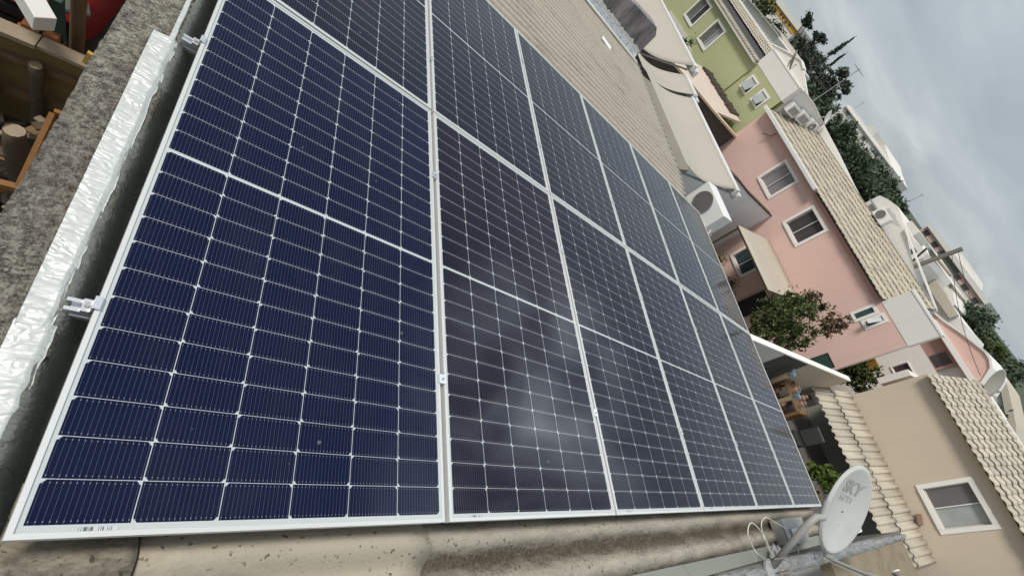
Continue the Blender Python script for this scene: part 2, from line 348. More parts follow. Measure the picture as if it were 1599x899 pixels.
# ------------------------------------------------------------------ mesh helpers
def root_loc(o):
    while o.parent: o = o.parent
    return o.location.copy()
class MB:
    def __init__(self): self.v = []; self.f = []; self.smooth = False
    def add(self, vs, fs):
        b = len(self.v); self.v += [tuple(p) for p in vs]; self.f += [tuple(i + b for i in q) for q in fs]; return self
    def box(self, x0, x1, y0, y1, z0, z1):
        vs = [(x, y, z) for x in (x0, x1) for y in (y0, y1) for z in (z0, z1)]
        return self.add(vs, [(0, 1, 3, 2), (4, 6, 7, 5), (0, 4, 5, 1), (2, 3, 7, 6), (0, 2, 6, 4), (1, 5, 7, 3)])
    def obox(self, c, size, rot):       # oriented box, rot = 3x3 matrix
        sx, sy, sz = [s / 2 for s in size]; c = Vector(c)
        vs = [c + rot @ Vector((x, y, z)) for x in (-sx, sx) for y in (-sy, sy) for z in (-sz, sz)]
        return self.add(vs, [(0, 1, 3, 2), (4, 6, 7, 5), (0, 4, 5, 1), (2, 3, 7, 6), (0, 2, 6, 4), (1, 5, 7, 3)])
    def beam(self, a, b, wd, ht, up=(0, 0, 1)):
        a, b = Vector(a), Vector(b); d = (b - a); L = d.length; d.normalize()
        s = d.cross(Vector(up)).normalized(); u = s.cross(d)
        rot = Matrix((d, s, u)).transposed()
        return self.obox((a + b) / 2, (L, wd, ht), rot)
    def prism(self, pts, lo, hi, axis='x'):   # polygon extruded along an axis; pts are the two other coordinates
        n = len(pts)
        def P(a, b, c): return {'x': (c, a, b), 'y': (a, c, b), 'z': (a, b, c)}[axis]
        vs = [P(a, b, lo) for a, b in pts] + [P(a, b, hi) for a, b in pts]
        fs = [tuple(range(n)), tuple(range(2 * n - 1, n - 1, -1))] + [(i, i + n, (i + 1) % n + n, (i + 1) % n) for i in range(n)]
        return self.add(vs, fs)
    def tube(self, pts, r, seg=8, caps=True):
        pts = [Vector(p) for p in pts]; rs = r if isinstance(r, (list, tuple)) else [r] * len(pts)
        rings = []; prev = None
        for i, p in enumerate(pts):
            d = (pts[min(i + 1, len(pts) - 1)] - pts[max(i - 1, 0)]).normalized()
            if prev is None:
                a = Vector((0, 0, 1)) if abs(d.z) < 0.9 else Vector((1, 0, 0)); s = d.cross(a).normalized()
            else:
                s = (prev - d * prev.dot(d)).normalized()
            prev = s; t = d.cross(s)
            rings.append([p + (s * math.cos(k * 2 * math.pi / seg) + t * math.sin(k * 2 * math.pi / seg)) * rs[i] for k in range(seg)])
        vs = [q for rr in rings for q in rr]; fs = []
        for i in range(len(pts) - 1):
            for k in range(seg):
                fs.append((i * seg + k, i * seg + (k + 1) % seg, (i + 1) * seg + (k + 1) % seg, (i + 1) * seg + k))
        if caps: fs += [tuple(range(seg - 1, -1, -1)), tuple((len(pts) - 1) * seg + k for k in range(seg))]
        return self.add(vs, fs)
    def grid(self, fn, nu, nv):
        vs = [fn(i / nu, j / nv) for i in range(nu + 1) for j in range(nv + 1)]
        fs = [(i * (nv + 1) + j, (i + 1) * (nv + 1) + j, (i + 1) * (nv + 1) + j + 1, i * (nv + 1) + j + 1) for i in range(nu) for j in range(nv)]
        return self.add(vs, fs)
    def build(self, name, mat, parent=None, smooth=False, local=False, bevel=0.0, solid=0.0, kind=None, weld=False):
        me = bpy.data.meshes.new(name)
        vs = np.array(self.v, dtype=float)
        if parent is None:
            o0 = Vector((float((vs[:, 0].min() + vs[:, 0].max()) / 2), float((vs[:, 1].min() + vs[:, 1].max()) / 2), float(vs[:, 2].min())))
        else: o0 = Vector((0, 0, 0)) if local else root_loc(parent)
        if not local or parent is None: vs = vs - np.array(o0)
        me.from_pydata(vs.tolist(), [], self.f); me.update()
        bm = bmesh.new(); bm.from_mesh(me)
        if weld: bmesh.ops.remove_doubles(bm, verts=bm.verts, dist=1e-5)
        bmesh.ops.recalc_face_normals(bm, faces=bm.faces); bm.to_mesh(me); bm.free()
        o = bpy.data.objects.new(name, me); COL.objects.link(o)
        me.materials.append(mat)
        if parent is None: o.location = o0
        else: o.parent = parent
        if smooth:
            me.polygons.foreach_set('use_smooth', [True] * len(me.polygons))
        if solid:
            md = o.modifiers.new('solid', 'SOLIDIFY'); md.thickness = solid; md.offset = 0
        if bevel:
            md = o.modifiers.new('bevel', 'BEVEL'); md.width = bevel; md.segments = 2; md.limit_method = 'ANGLE'
        if kind: o['kind'] = kind
        return o
def tag(o, label=None, cat=None, group=None, kind=None):
    if label: o['label'] = label
    if cat: o['category'] = cat
    if group: o['group'] = group
    if kind: o['kind'] = kind
    return o
def thing(name, label, cat, loc=(0, 0, 0), group=None):
    o = bpy.data.objects.new(name, None); COL.objects.link(o); o.location = loc; o.empty_display_size = 0.2
    return tag(o, label, cat, group)
def copy_tree(o, parent=None):
    c = o.copy(); COL.objects.link(c)
    if parent is not None: c.parent = parent
    for ch in list(o.children): copy_tree(ch, c)
    return c

# ------------------------------------------------------------------ roof plane frame
SL = R(7.343267); Z0 = 6.0
def P(u, v, h=0.0):
    return Vector((math.cos(SL) * u + math.sin(SL) * h, v, Z0 - math.sin(SL) * u + math.cos(SL) * h))

# ------------------------------------------------------------------ SETTING: ground
rng = random.Random(4)
def gfn(i, j):
    x = -120 + 620 * i ** 1.6; y = -220 + 640 * j
    d = math.hypot(max(0, x - 18), y)
    h = 0.0
    if d > 60: h = min(5.2, (d - 60) * 0.03) * (0.75 + 0.35 * noise.noise(Vector((x * 0.012, y * 0.012, 0))))
    return (x, y, h - 0.01)
g = NT('dry_hillside_earth')
gc = g.ramp(g.noise(0.06, 8, 0.7), [(0.35, (0.035, 0.052, 0.022)), (0.6, (0.065, 0.075, 0.04)), (0.75, (0.13, 0.12, 0.08))])
g.out(gc, 0.95)
MB().grid(gfn, 60, 60).build('ground', g.m, kind='structure', smooth=True)
st = NT('dusty_street')
sc = st.ramp(st.noise(1.7, 9, 0.7), [(0.3, (0.030, 0.024, 0.019)), (0.55, (0.065, 0.05, 0.037)), (0.8, (0.13, 0.10, 0.07))])
st.bump(st.noise(9, 8), 0.6, 0.05); st.out(sc, 0.95)
MB().box(-14, -0.4, -12, 40, -0.05, 0.012).build('street', st.m, kind='structure')
MB().box(7.4, 40.0, -14, 34, -0.05, 0.70).build('yard_paving', M['yardpave'], kind='structure')

# ------------------------------------------------------------------ OUR HOUSE
VLO, VHI, UHI = -0.30, 9.42, 7.62
house = thing('row_house', 'house under the solar panels with weathered corrugated fibre cement roof and rough concrete parapet', 'house', (3.5, 4.5, 0))
MB().prism([(-0.02, 0), (6.6, 0), (6.6, P(6.6, 0, -0.22).z), (-0.02, 5.72)], -0.50, 9.40, 'y').build('wall', M['white_dirty'], house)
PITCH, AMP = 0.177, 0.027
def corr(v): return AMP * math.cos(2 * math.pi * (v + 0.045) / PITCH)
HB = -0.128
def roof_fn(i, j):
    v = VLO + (VHI - VLO) * j
    ue = 6.84 if v < 4.75 else (6.84 + (v - 4.75) / 0.9 * 0.40 if v < 5.65 else 7.24 + (v - 5.65) * 0.065)
    u = 0.07 + (ue - 0.07) * i
    lap = 0.007 * ((u / 1.55) % 1.0)
    sag = 0.006 * noise.noise(Vector((u * 0.9, v * 0.7, 3.3)))
    return P(u, v, HB + corr(v) + sag + lap)
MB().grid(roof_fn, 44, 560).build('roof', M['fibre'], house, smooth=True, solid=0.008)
def strip(u0, u1, v0, v1, lift, edge=0.0):
    def fn(i, j):
        v = v0 + (v1 - v0) * j
        u = u0 + (u1 - u0) * i
        if edge and i > 0.5: u += edge * math.cos(2 * math.pi * (v + 0.09) / PITCH)
        return P(u, v, HB + corr(v) + lift)
    return MB().grid(fn, 8, 40)
strip(0.25, 1.13, -0.30, 0.10, 0.016, 0.02).build('roof_patch_sheet', M['fibre_clean'], house, smooth=True, solid=0.006)
strip(0.0, 0.245, -0.34, 0.12, 0.024).build('ridge_cap_sheet', M['fibre_dirty'], house, smooth=True, solid=0.008)
# parapet, rough concrete, runs along the left (outer) edge
def par_profile(i, j):
    y = -0.55 + 10.35 * j
    prof = [(-0.262, -6.0), (-0.262, -0.30), (-0.262, -0.10), (-0.255, -0.062), (-0.235, -0.052), (-0.20, -0.049), (-0.17, -0.048), (-0.14, -0.047), (-0.11, -0.047), (-0.085, -0.047), (-0.062, -0.049), (-0.052, -0.055), (-0.048, -0.09), (-0.047, -0.30)]
    k = i * (len(prof) - 1); a = int(round(k)); x, h = prof[a]
    p = Vector((x - 0.006 * (y > 1) * min(1, (y - 1) / 3), y, Z0 + h))
    if a > 1:
        n = noise.fractal(Vector((p.x * 38, y * 38, h * 30)), 1.0, 2.0, 4)
        n2 = noise.noise(Vector((x * 5, y * 5, 7)))
        p.z += 0.0045 * n + 0.004 * n2
        if a < 6: p.x += 0.004 * n + 0.006 * n2
    return p
MB().grid(par_profile, 13, 1500).build('parapet', M['parapet'], house, smooth=True)
# silver tape over the parapet and dark membrane below
def tape(y0, y1, xo0, xo1, xi, lift, seed, n=160):
    def fn(i, j):
        y = y0 + (y1 - y0) * j
        xo = xo0 + (xo1 - xo0) * j
        xin = xi + 0.010 * noise.noise(Vector((y * 7, seed, 0))) + 0.004 * noise.noise(Vector((y * 31, seed, 2)))
        x = xo + (xin - xo) * i
        h = -0.036 + lift + 0.0022 * noise.fractal(Vector((x * 9, y * 26, seed)), 1.0, 2.0, 3) + 0.003 * noise.noise(Vector((x * 14, y * 5, seed + 4)))
        if i > 0.9: h -= 0.012
        return (x, y, Z0 + h)
    return MB().grid(fn, 12, n)
tape(0.475, 1.70, -0.132, -0.146, -0.068, 0.006, 1.0).build('tape_flashing', M['foil'], house, smooth=True)
tape(-0.5, 0.485, -0.122, -0.136, -0.058, 0.0, 5.0).build('tape_flashing', M['foil'], house, smooth=True)
tape(1.66, 9.3, -0.098, -0.092, -0.080, -0.002, 9.0, 500).build('tape_flashing', M['foil'], house, smooth=True)
def memb(i, j):
    y = -0.5 + 9.8 * j
    prof = [(-0.072, -0.042), (-0.056, -0.048), (-0.040, -0.085), (-0.028, -0.125), (0.0, -0.145), (0.05, -0.150), (0.12, -0.135)]
    a = int(round(i * 6)); x, h = prof[a]
    n = noise.fractal(Vector((x * 12, y * 6, 2)), 1.0, 2.0, 3)
    return (x + 0.004 * n, y, Z0 + h + 0.008 * n)
MB().grid(memb, 6, 500).build('membrane_flashing', M['bitumen'], house, smooth=True)
# grey-green metal strip along the roof edge and the low wall beside it
gs = MB()
for k in range(8):
    a, b = 0.3 + k * 0.95, 0.3 + (k + 1) * 0.95
    gs.add([P(a, -0.288, -0.118 + 0.003 * (k % 2)), P(b, -0.288, -0.118 + 0.003 * (k % 2)), P(b, -0.372, -0.075 + 0.003 * (k % 2)), P(a, -0.372, -0.075 + 0.003 * (k % 2))], [(0, 1, 2, 3)])
gs.build('edge_flashing', simple('grey_green_metal', (0.245, 0.255, 0.215), 0.5, 0.1, var=0.1, scale=3), house, solid=0.004)
MB().box(-0.2, 8.05, -0.475, -0.375, 0.0, 5.46).build('side_wall', M['greyconc'], house)
def foilcap(i, j):
    x = 1.6 + 6.5 * j
    a = -0.35 + math.pi * 1.35 * i
    r = (0.053 + 0.010 * noise.noise(Vector((x * 4, i * 3, 1)))) * (1.0 if x < 6.6 else max(0.35, 1 - (x - 6.6) * 0.42))
    return (x, -0.428 - 1.0 * r * math.cos(math.pi - a) * 1.0, 5.475 + r * math.sin(a) + 0.020 * noise.fractal(Vector((x * 7, i * 4, 3)), 1, 2, 4))
MB().grid(foilcap, 14, 300).build('foil_cap', M['foil_grey'], house, smooth=True)
# eave gutter of our house
MB().prism([(7.0, 5.95), (7.30, 9.35), (8.035, 9.40), (8.035, 6.45)], 4.77, 4.845, 'z').build('gutter', simple('grey_brown_gutter', (0.24, 0.21, 0.17), 0.85, var=0.2, scale=3), house)
MB().beam(P(5.42, 8.14, -0.083), P(5.66, 8.03, -0.083), 0.20, 0.02).build('white_offcut', M['wtrim']).name = 'white_offcut'
tag(bpy.data.objects['white_offcut'], 'small white offcut lying on the bare corrugated roof', 'offcut')

# ------------------------------------------------------------------ SOLAR PANELS
GU = 0.0199; GV = 0.012
def make_panel():
    t = thing('solar_panel', '', 'solar panel', (0, 0, 0), 'solar panels on the roof')
    L = 0.0115
    fr = MB()
    # outer profile: four mitred rails with a thin lip over the glass
    def rail(a, b, c, d):   # outer a->b, inner d->c on top lip
        pass
    o = [(0, 0), (PW, 0), (PW, PL), (0, PL)]; n = [(L, L), (PW - L, L), (PW - L, PL - L), (L, PL - L)]
    for k in range(4):
        a, b = o[k], o[(k + 1) % 4]; c, d = n[(k + 1) % 4], n[k]
        zt, zg, zb = 0.0, -0.0035, -FRAME_T
        vs = [(*a, zt), (*b, zt), (*c, zt), (*d, zt), (*c, zg), (*d, zg), (*a, zb), (*b, zb), (*c, zb), (*d, zb)]
        fr.add(vs, [(0, 1, 2, 3), (3, 2, 4, 5), (0, 6, 7, 1), (6, 9, 8, 7)])
    f = fr.build('frame', M['frame_alu'], t, local=True)
    gl = MB().add([(L, L, -0.0035), (PW - L, L, -0.0035), (PW - L, PL - L, -0.0035), (L, PL - L, -0.0035)], [(0, 1, 2, 3)])
    gl.build('glass', M['cells'], t, local=True)
    bk = MB().add([(L, L, -0.009), (PW - L, L, -0.009), (PW - L, PL - L, -0.009), (L, PL - L, -0.009)], [(3, 2, 1, 0)])
    bk.build('backsheet', M['wtrim'], t, local=True)
    MB().box(0.112, 0.182, 0.0125, 0.0205, -0.0034, -0.0030).build('serial_sticker', M['sticker'], t, local=True)
    return t
ORD = ['first', 'second', 'third', 'fourth', 'fifth', 'sixth']
proto = None
for rrow in range(2):
    for k in range(6):
        if proto is None: proto = pn = make_panel()
        else: pn = copy_tree(proto)
        pn.location = P(k * (PW + GU), rrow * (PL + GV), 0.0012 * ((k * 7 + rrow * 3) % 4 - 1.5))
        pn.rotation_euler = (0, SL, 0)
        tint = [(0.0018, 0.0052, 0.029), (0.0052, 0.0042, 0.013), (0.0046, 0.0046, 0.014), (0.0040, 0.0052, 0.018), (0.0062, 0.0052, 0.013), (0.0042, 0.0054, 0.018)][k] if rrow == 0 else [(0.0034, 0.0036, 0.0165), (0.0046, 0.0046, 0.016), (0.0046, 0.0044, 0.013), (0.0042, 0.0050, 0.017), (0.0040, 0.0052, 0.017), (0.0048, 0.0052, 0.015)][k]  # view-angle reflection colour of the cells, painted in per panel
        for ch_ in pn.children:
            if ch_.name.startswith('glass'): ch_.color = (*tint, 1)
        where = ('row at the stained roof edge' if rrow == 0 else 'row against the bare roof')
        pn['label'] = 'dark blue solar panel, %s from the parapet in the %s' % (ORD[k], where)

# rails and clamps
RAILS = [0.545, 1.735, PL + GV + 0.545, PL + GV + 1.735]
RN = ['nearest the stained edge', 'second from the stained edge', 'third from the stained edge', 'nearest the bare roof']
Rot = Matrix.Rotation(SL, 3, 'Y')
for i, rv in enumerate(RAILS):
    t = thing('mounting_rail', 'aluminium rail end poking out under the panels, the one %s' % RN[i], 'mounting rail', P(0, rv, -0.075), 'mounting rails')
    a, b = -0.058, 6.92
    b_ = MB()
    b_.beam(P(a, rv - 0.013, -0.048), P(b, rv - 0.013, -0.048), 0.010, 0.026, up=P(0, 0, 1) - P(0, 0, 0))
    b_.beam(P(a, rv + 0.013, -0.048), P(b, rv + 0.013, -0.048), 0.010, 0.026, up=P(0, 0, 1) - P(0, 0, 0))
    b_.beam(P(a, rv, -0.069), P(b, rv, -0.069), 0.040, 0.015, up=P(0, 0, 1) - P(0, 0, 0))
    b_.beam(P(a, rv, -0.056), P(b, rv, -0.056), 0.020, 0.006, up=P(0, 0, 1) - P(0, 0, 0))
    b_.build('rail_body', M['alu'], t)
    c = thing('end_clamp', 'silver bolted end clamp at the parapet, on the rail %s' % RN[i], 'clamp', P(-0.01, rv, -0.03), 'end clamps')
    k_ = MB()
    up = P(0, 0, 1) - P(0, 0, 0)
    k_.beam(P(-0.026, rv, -0.030), P(-0.002, rv, -0.030), 0.036, 0.010, up=up)
    k_.beam(P(-0.005, rv, -0.032), P(-0.005, rv, 0.003), 0.036, 0.005, up=P(1, 0, 0) - P(0, 0, 0))
    k_.beam(P(-0.007, rv, 0.0032), P(0.009, rv, 0.0032), 0.036, 0.0035, up=up)
    k_.build('bracket', M['alu'], c)
    MB().tube([P(-0.016, rv, -0.026), P(-0.016, rv, -0.017)], 0.0075, 6).build('bolt', M['galv'], c)
cl0 = None
for g_ in range(1, 6):
    for i, rv in enumerate(RAILS):
        u = g_ * (PW + GU) - GU / 2
        lab = 'mid clamp between the %s and %s panel columns, rail %s' % (ORD[g_ - 1], ORD[g_], RN[i])
        if cl0 is None:
            cl0 = c = thing('mid_clamp', lab, 'clamp', (0, 0, 0), 'mid clamps')
            k_ = MB(); k_.box(-0.019, 0.019, -0.02, 0.02, 0.0026, 0.0056); k_.box(-0.008, 0.008, -0.02, 0.02, -0.03, 0.0026)
            k_.build('bracket', M['alu'], c, local=True)
            MB().tube([(0, 0, 0.0056), (0, 0, 0.011)], 0.006, 6).build('bolt', M['galv'], c, local=True)
        else: c = copy_tree(cl0); c['label'] = lab
        c.location = P(u, rv, 0); c.rotation_euler = (0, SL, 0)

# ------------------------------------------------------------------ party wall at the far roof edge
pw = thing('party_wall', 'stained grey concrete party wall at the far side of the corrugated roof with foil along its foot', 'wall', (3.5, 9.6, 4.8))
stn = NT('black_stained_concrete')
sc = stn.ramp(stn.noise(1.6, 9, 0.72, stretch=(2.0, 1, 0.7)), [(0.3, (0.08, 0.075, 0.078)), (0.52, (0.24, 0.225, 0.225)), (0.72, (0.42, 0.40, 0.39))])
stn.out(sc, 0.95)
MB().prism([(-0.3, 4.6), (7.22, 4.6), (7.20, 5.60), (7.05, 5.73), (6.2, 5.755), (4.6, 5.79), (4.0, 6.4), (-0.3, 6.4)], 9.47, 9.80, 'y').build('wall', stn.m, pw, bevel=0.02)
def foil2(i, j):
    u = 0.1 + 7.12 * j
    h = -0.10 + 0.21 * i; v = 9.36 + 0.095 * min(1, i * 1.6) + 0.012 * noise.noise(Vector((u * 7, i * 5, 1)))
    return P(u, v, h + 0.045 * noise.fractal(Vector((u * 9, i * 4, 8)), 1, 2, 4))
MB().grid(foil2, 10, 300).build('foil_flashing', mat_foil('bright_crumpled_foil', (0.78, 0.77, 0.76), 0.24, 1.0, 0.85), pw, smooth=True)
MB().beam(P(0.1, 9.27, -0.072), P(7.26, 9.27, -0.072), 0.12, 0.03).build('edge_strip', M['wtrim'], pw)

# ------------------------------------------------------------------ windows and walls
def facade(holes, y0, y1, z0, z1, x, mat, name, parent, depth=0.14):
    ys = sorted({y0, y1, *[h[0] for h in holes], *[h[1] for h in holes]})
    zs = sorted({z0, z1, *[h[2] for h in holes], *[h[3] for h in holes]})
    b = MB()
    for a, c in zip(ys, ys[1:]):
        for e_, k in zip(zs, zs[1:]):
            my, mz = (a + c) / 2, (e_ + k) / 2
            if any(h[0] < my < h[1] and h[2] < mz < h[3] for h in holes): continue
            b.add([(x, a, e_), (x, c, e_), (x, c, k), (x, a, k)], [(0, 1, 2, 3)])
    for h in holes:
        a, c, e_, k = h; X = x + depth
        b.add([(x, a, e_), (X, a, e_), (X, a, k), (x, a, k)], [(0, 1, 2, 3)])
        b.add([(x, c, e_), (X, c, e_), (X, c, k), (x, c, k)], [(0, 1, 2, 3)])
        b.add([(x, a, e_), (X, a, e_), (X, c, e_), (x, c, e_)], [(0, 1, 2, 3)])
        b.add([(x, a, k), (X, a, k), (X, c, k), (x, c, k)], [(0, 1, 2, 3)])
    return b.build(name, mat, parent)
def window(parent, h, x, m1, m2, fw=0.11, vertical=True, name='window', bar=True):
    a, c, e_, k = h
    s = MB()
    s.box(x - 0.035, x + 0.01, a - fw, a, e_ - fw, k + fw); s.box(x - 0.035, x + 0.01, c, c + fw, e_ - fw, k + fw)
    s.box(x - 0.0345, x + 0.0095, a, c, k, k + fw); s.box(x - 0.05, x + 0.0095, a, c, e_ - fw, e_)
    w_ = s.build(name, M['wtrim'], parent, bevel=0.008)
    X = x + 0.09; mid = (a + c) / 2
    MB().box(X, X + 0.02, mid + 0.001, c - 0.002, e_ + 0.002, k - 0.002).build('pane', m1, w_)
    MB().box(X + 0.025, X + 0.045, a + 0.002, mid + 0.03, e_ + 0.002, k - 0.002).build('pane', m2, w_)
    sf = MB(); t = 0.022; X -= 0.012
    sf.box(X, X + 0.01, a + 0.002, a + t, e_ + 0.002, k - 0.002); sf.box(X, X + 0.01, c - t, c - 0.002, e_ + 0.002, k - 0.002)
    sf.box(X, X + 0.01, a + t, c - t, e_ + 0.002, e_ + t); sf.box(X, X + 0.01, a + t, c - t, k - t, k - 0.002)
    if bar: sf.box(X - 0.01, X, mid - 0.014, mid + 0.014, e_ + t, k - t)
    sf.build('sash', M['wmetal'], w_)
    return w_
def tilt_window(parent, h, x, mat, tilt):
    a, c, e_, k = h; fw = 0.09
    s = MB()
    s.box(x - 0.03, x + 0.01, a - fw, a, e_ - fw, k + fw); s.box(x - 0.03, x + 0.01, c, c + fw, e_ - fw, k + fw)
    s.box(x - 0.0295, x + 0.0095, a, c, k, k + fw); s.box(x - 0.04, x + 0.0095, a, c, e_ - fw, e_)
    w_ = s.build('window', M['wtrim'], parent)
    MB().box(x + 0.11, x + 0.13, a + 0.002, c - 0.002, e_ + 0.002, k - 0.002).build('pane', M['glass_dk'], w_)
    dz = (k - e_) * math.cos(tilt); dx = (k - e_) * math.sin(tilt)
    MB().beam((x + 0.03, (a + c) / 2, k - 0.01), (x + 0.03 - dx, (a + c) / 2, k - 0.01 - dz), c - a - 0.01, 0.02, up=(1, 0, 0.3)).build('tilted_sash', mat, w_)
    return w_
def tile_roof(y0, y1, xe, ze, xr, zr, pitch, rowlen, name, mat, parent, amp=0.032, seed=0, step=0.034):
    b = MB(); L = math.hypot(xr - xe, zr - ze); dx, dz = (xr - xe) / L, (zr - ze) / L
    nrow = max(1, int(round(L / rowlen))); rl = L / nrow; npt = int(round((y1 - y0) / pitch)); pt = (y1 - y0) / npt
    rg = random.Random(seed); S_ = 8
    for r in range(nrow):
        for c in range(npt):
            j0 = rg.uniform(-0.006, 0.006); jl = rg.uniform(-0.012, 0.012); jy = rg.uniform(-0.004, 0.004)
            vs = []
            for i in range(3):
                s = r * rl + (i / 2) * (rl + 0.03) - (0.02 if i == 0 else 0) + (jl if i == 0 else 0)
                lift = step * (1 - i / 2) + j0
                for k in range(S_ + 1):
                    q = k / S_
                    prof = amp * (math.sin(math.pi * q / 0.62) if q < 0.62 else -0.45 * math.sin(math.pi * (q - 0.62) / 0.38))
                    hh = prof + lift
                    vs.append((xe + dx * s - dz * hh, y0 + (c + q) * pt + jy, ze + dz * s + dx * hh))
            n = S_ + 1
            b.add(vs, [(i * n + k, i * n + k + 1, (i + 1) * n + k + 1, (i + 1) * n + k) for i in range(2) for k in range(S_)])
    return b.build(name, mat, parent, smooth=True, solid=0.014)

FX = 18.12
# ---- pink house
ph = thing('pink_house', 'pink two storey house with white framed windows, tiled roof and white corner parapet', 'house', (21, 9.5, 0.7))
W1 = (9.28, 10.22, 5.15 - 1.02, 5.02); W1 = (11.27, 12.28, 4.02, 5.03)
W2 = (8.85, 9.86, 4.07, 5.04)
GW = (8.74, 9.70, 1.80, 2.80)
DR = (7.05, 7.85, 0.72, 2.35)
T1 = (5.46, 5.60, 4.58, 5.10); T2 = (5.14, 5.25, 4.74, 5.20)
PB = (4.18, 4.72, 2.55, 3.35)
T1 = (5.43, 5.61, 4.57, 5.11); T2 = (5.08, 5.24, 4.72, 5.21)
facade([W1, W2, GW, DR, T1, T2, PB], 4.12, 15.02, 0.7, 5.40, FX, M['pink'], 'front_wall', ph)
MB().box(FX + 0.001, FX + 0.19, 4.12, 4.17, 0.7, 5.39).build('side_wall', M['wtrim'], ph)
MB().box(FX + 0.15, FX + 0.19, 4.171, 5.9, 0.7, 5.38).build('rear_wall', M['white'], ph)
MB().box(FX + 0.2, 24.3, 5.80, 15.0, 0.7, 5.38).build('inner_wall', M['pink'], ph)
window(ph, W1, FX, M['glass_lt'], M['glass_lt'])
window(ph, W2, FX, M['glass_dk'], M['glass_dk'])
window(ph, GW, FX, M['glass_teal'], M['glass_teal'])
tilt_window(ph, T1, FX, M['glass_teal'], R(6))
tilt_window(ph, T2, FX, M['glass_cur'], R(40))
MB().box(FX + 0.03, FX + 0.05, DR[0], DR[1], DR[2], DR[3]).build('door', simple('dark_plum_door', (0.02, 0.012, 0.016), 0.5), ph)
MB().box(FX + 0.03, FX + 0.05, PB[0], PB[1], PB[2], PB[3]).build('shutter', M['dkgreen'], ph)
# white upper corner parapet (the eave stops against it)
MB().box(FX - 0.012, FX + 0.19, 4.10, 5.66, 5.40, 6.22).build('corner_parapet', M['white'], ph)
MB().box(FX - 0.03, FX + 0.22, 4.08, 5.68, 6.22, 6.28).build('parapet_coping', M['wtrim'], ph)
tile_roof(5.68, 15.0, FX - 0.22, 5.47, FX + 3.0, 6.27, 0.205, 0.36, 'roof', M['tile_pink'], ph, amp=0.017, seed=1, step=0.028)
MB().prism([(FX + 0.02, 5.385), (FX + 3.0, 6.17), (FX + 6.3, 5.385)], 5.70, 14.98, 'y').build('roof_gable', M['white_dirty'], ph)
MB().prism([(FX - 0.10, 5.30), (FX, 5.30), (FX, 5.41), (FX - 0.10, 5.41)], 5.70, 10.3, 'y').build('eave_moulding', M['pink_dark'], ph)
gut = MB(); gut.box(FX - 0.36, FX - 0.20, 10.32, 15.06, 5.40, 5.545); gut.box(FX - 0.20, FX - 0.002, 10.32, 15.06, 5.42, 5.50)
gut.build('gutter', M['wmetal'], ph, bevel=0.015)
# white ridge wall and crooked white cap behind the tiles
MB().prism([(15.0, 6.05), (15.0, 6.62), (13.3, 6.50), (11.6, 6.33), (11.1, 6.30), (10.3, 6.22), (10.3, 6.05)], FX + 3.0, FX + 3.16, 'x').build('ridge_wall', M['wtrim'], ph)
MB().prism([(10.3, 6.0), (10.3, 6.25), (9.5, 6.58), (8.92, 6.86), (8.3, 6.66), (7.5, 6.42), (6.3, 6.30), (5.7, 6.30), (5.7, 6.0)], FX + 3.22, FX + 3.40, 'x').build('ridge_wall', M['white'], ph)
MB().beam((FX + 3.2, 8.95, 6.87), (FX + 3.2, 5.75, 6.30), 0.16, 0.05).build('ridge_cap', M['wtrim'], ph)
MB().beam((FX + 3.03, 15.0, 6.28), (FX + 3.03, 5.7, 6.28), 0.14, 0.05).build('ridge_cap', simple('mossy_ridge_mortar', (0.25, 0.24, 0.19), 0.9, var=0.25), ph)
MB().tube([(FX - 0.02, 13.72, 5.30), (FX - 0.10, 13.74, 5.05), (FX - 0.16, 13.86, 5.02), (FX - 0.2, 14.0, 4.9)], 0.02, 6).build('drain_pipe', simple('rust_brown', (0.20, 0.09, 0.06), 0.8), ph)

# awning of the pink house over its ground floor
aw = thing('fibre_awning', 'flat beige corrugated sheet awning fixed to the pink wall over the ground floor window', 'awning', (17, 8.2, 2.9))
def awf(i, j):
    x = 15.95 + (FX - 0.02 - 15.95) * i; y = 6.75 + 2.8 * j
    return (x, y, 3.07 + 0.20 * i + 0.010 * math.cos(y * 2 * math.pi / 0.075 * 0.75))
MB().grid(awf, 6, 300).build('sheet', simple('beige_awning_sheet', (0.50, 0.45, 0.37), 0.8, var=0.08, scale=2), aw, smooth=True, solid=0.012)
MB().beam((16.0, 6.75, 3.03), (16.0, 9.55, 3.03), 0.05, 0.06).build('front_beam', M['log'], aw)
for y in (6.85, 9.45):
    MB().beam((16.0, y, 0.7), (16.0, y, 3.0), 0.06, 0.06, up=(1, 0, 0)).build('post', M['log'], aw)
    MB().beam((16.0, y, 3.04), (FX - 0.03, y, 3.22), 0.05, 0.06).build('rafter', M['log'], aw)

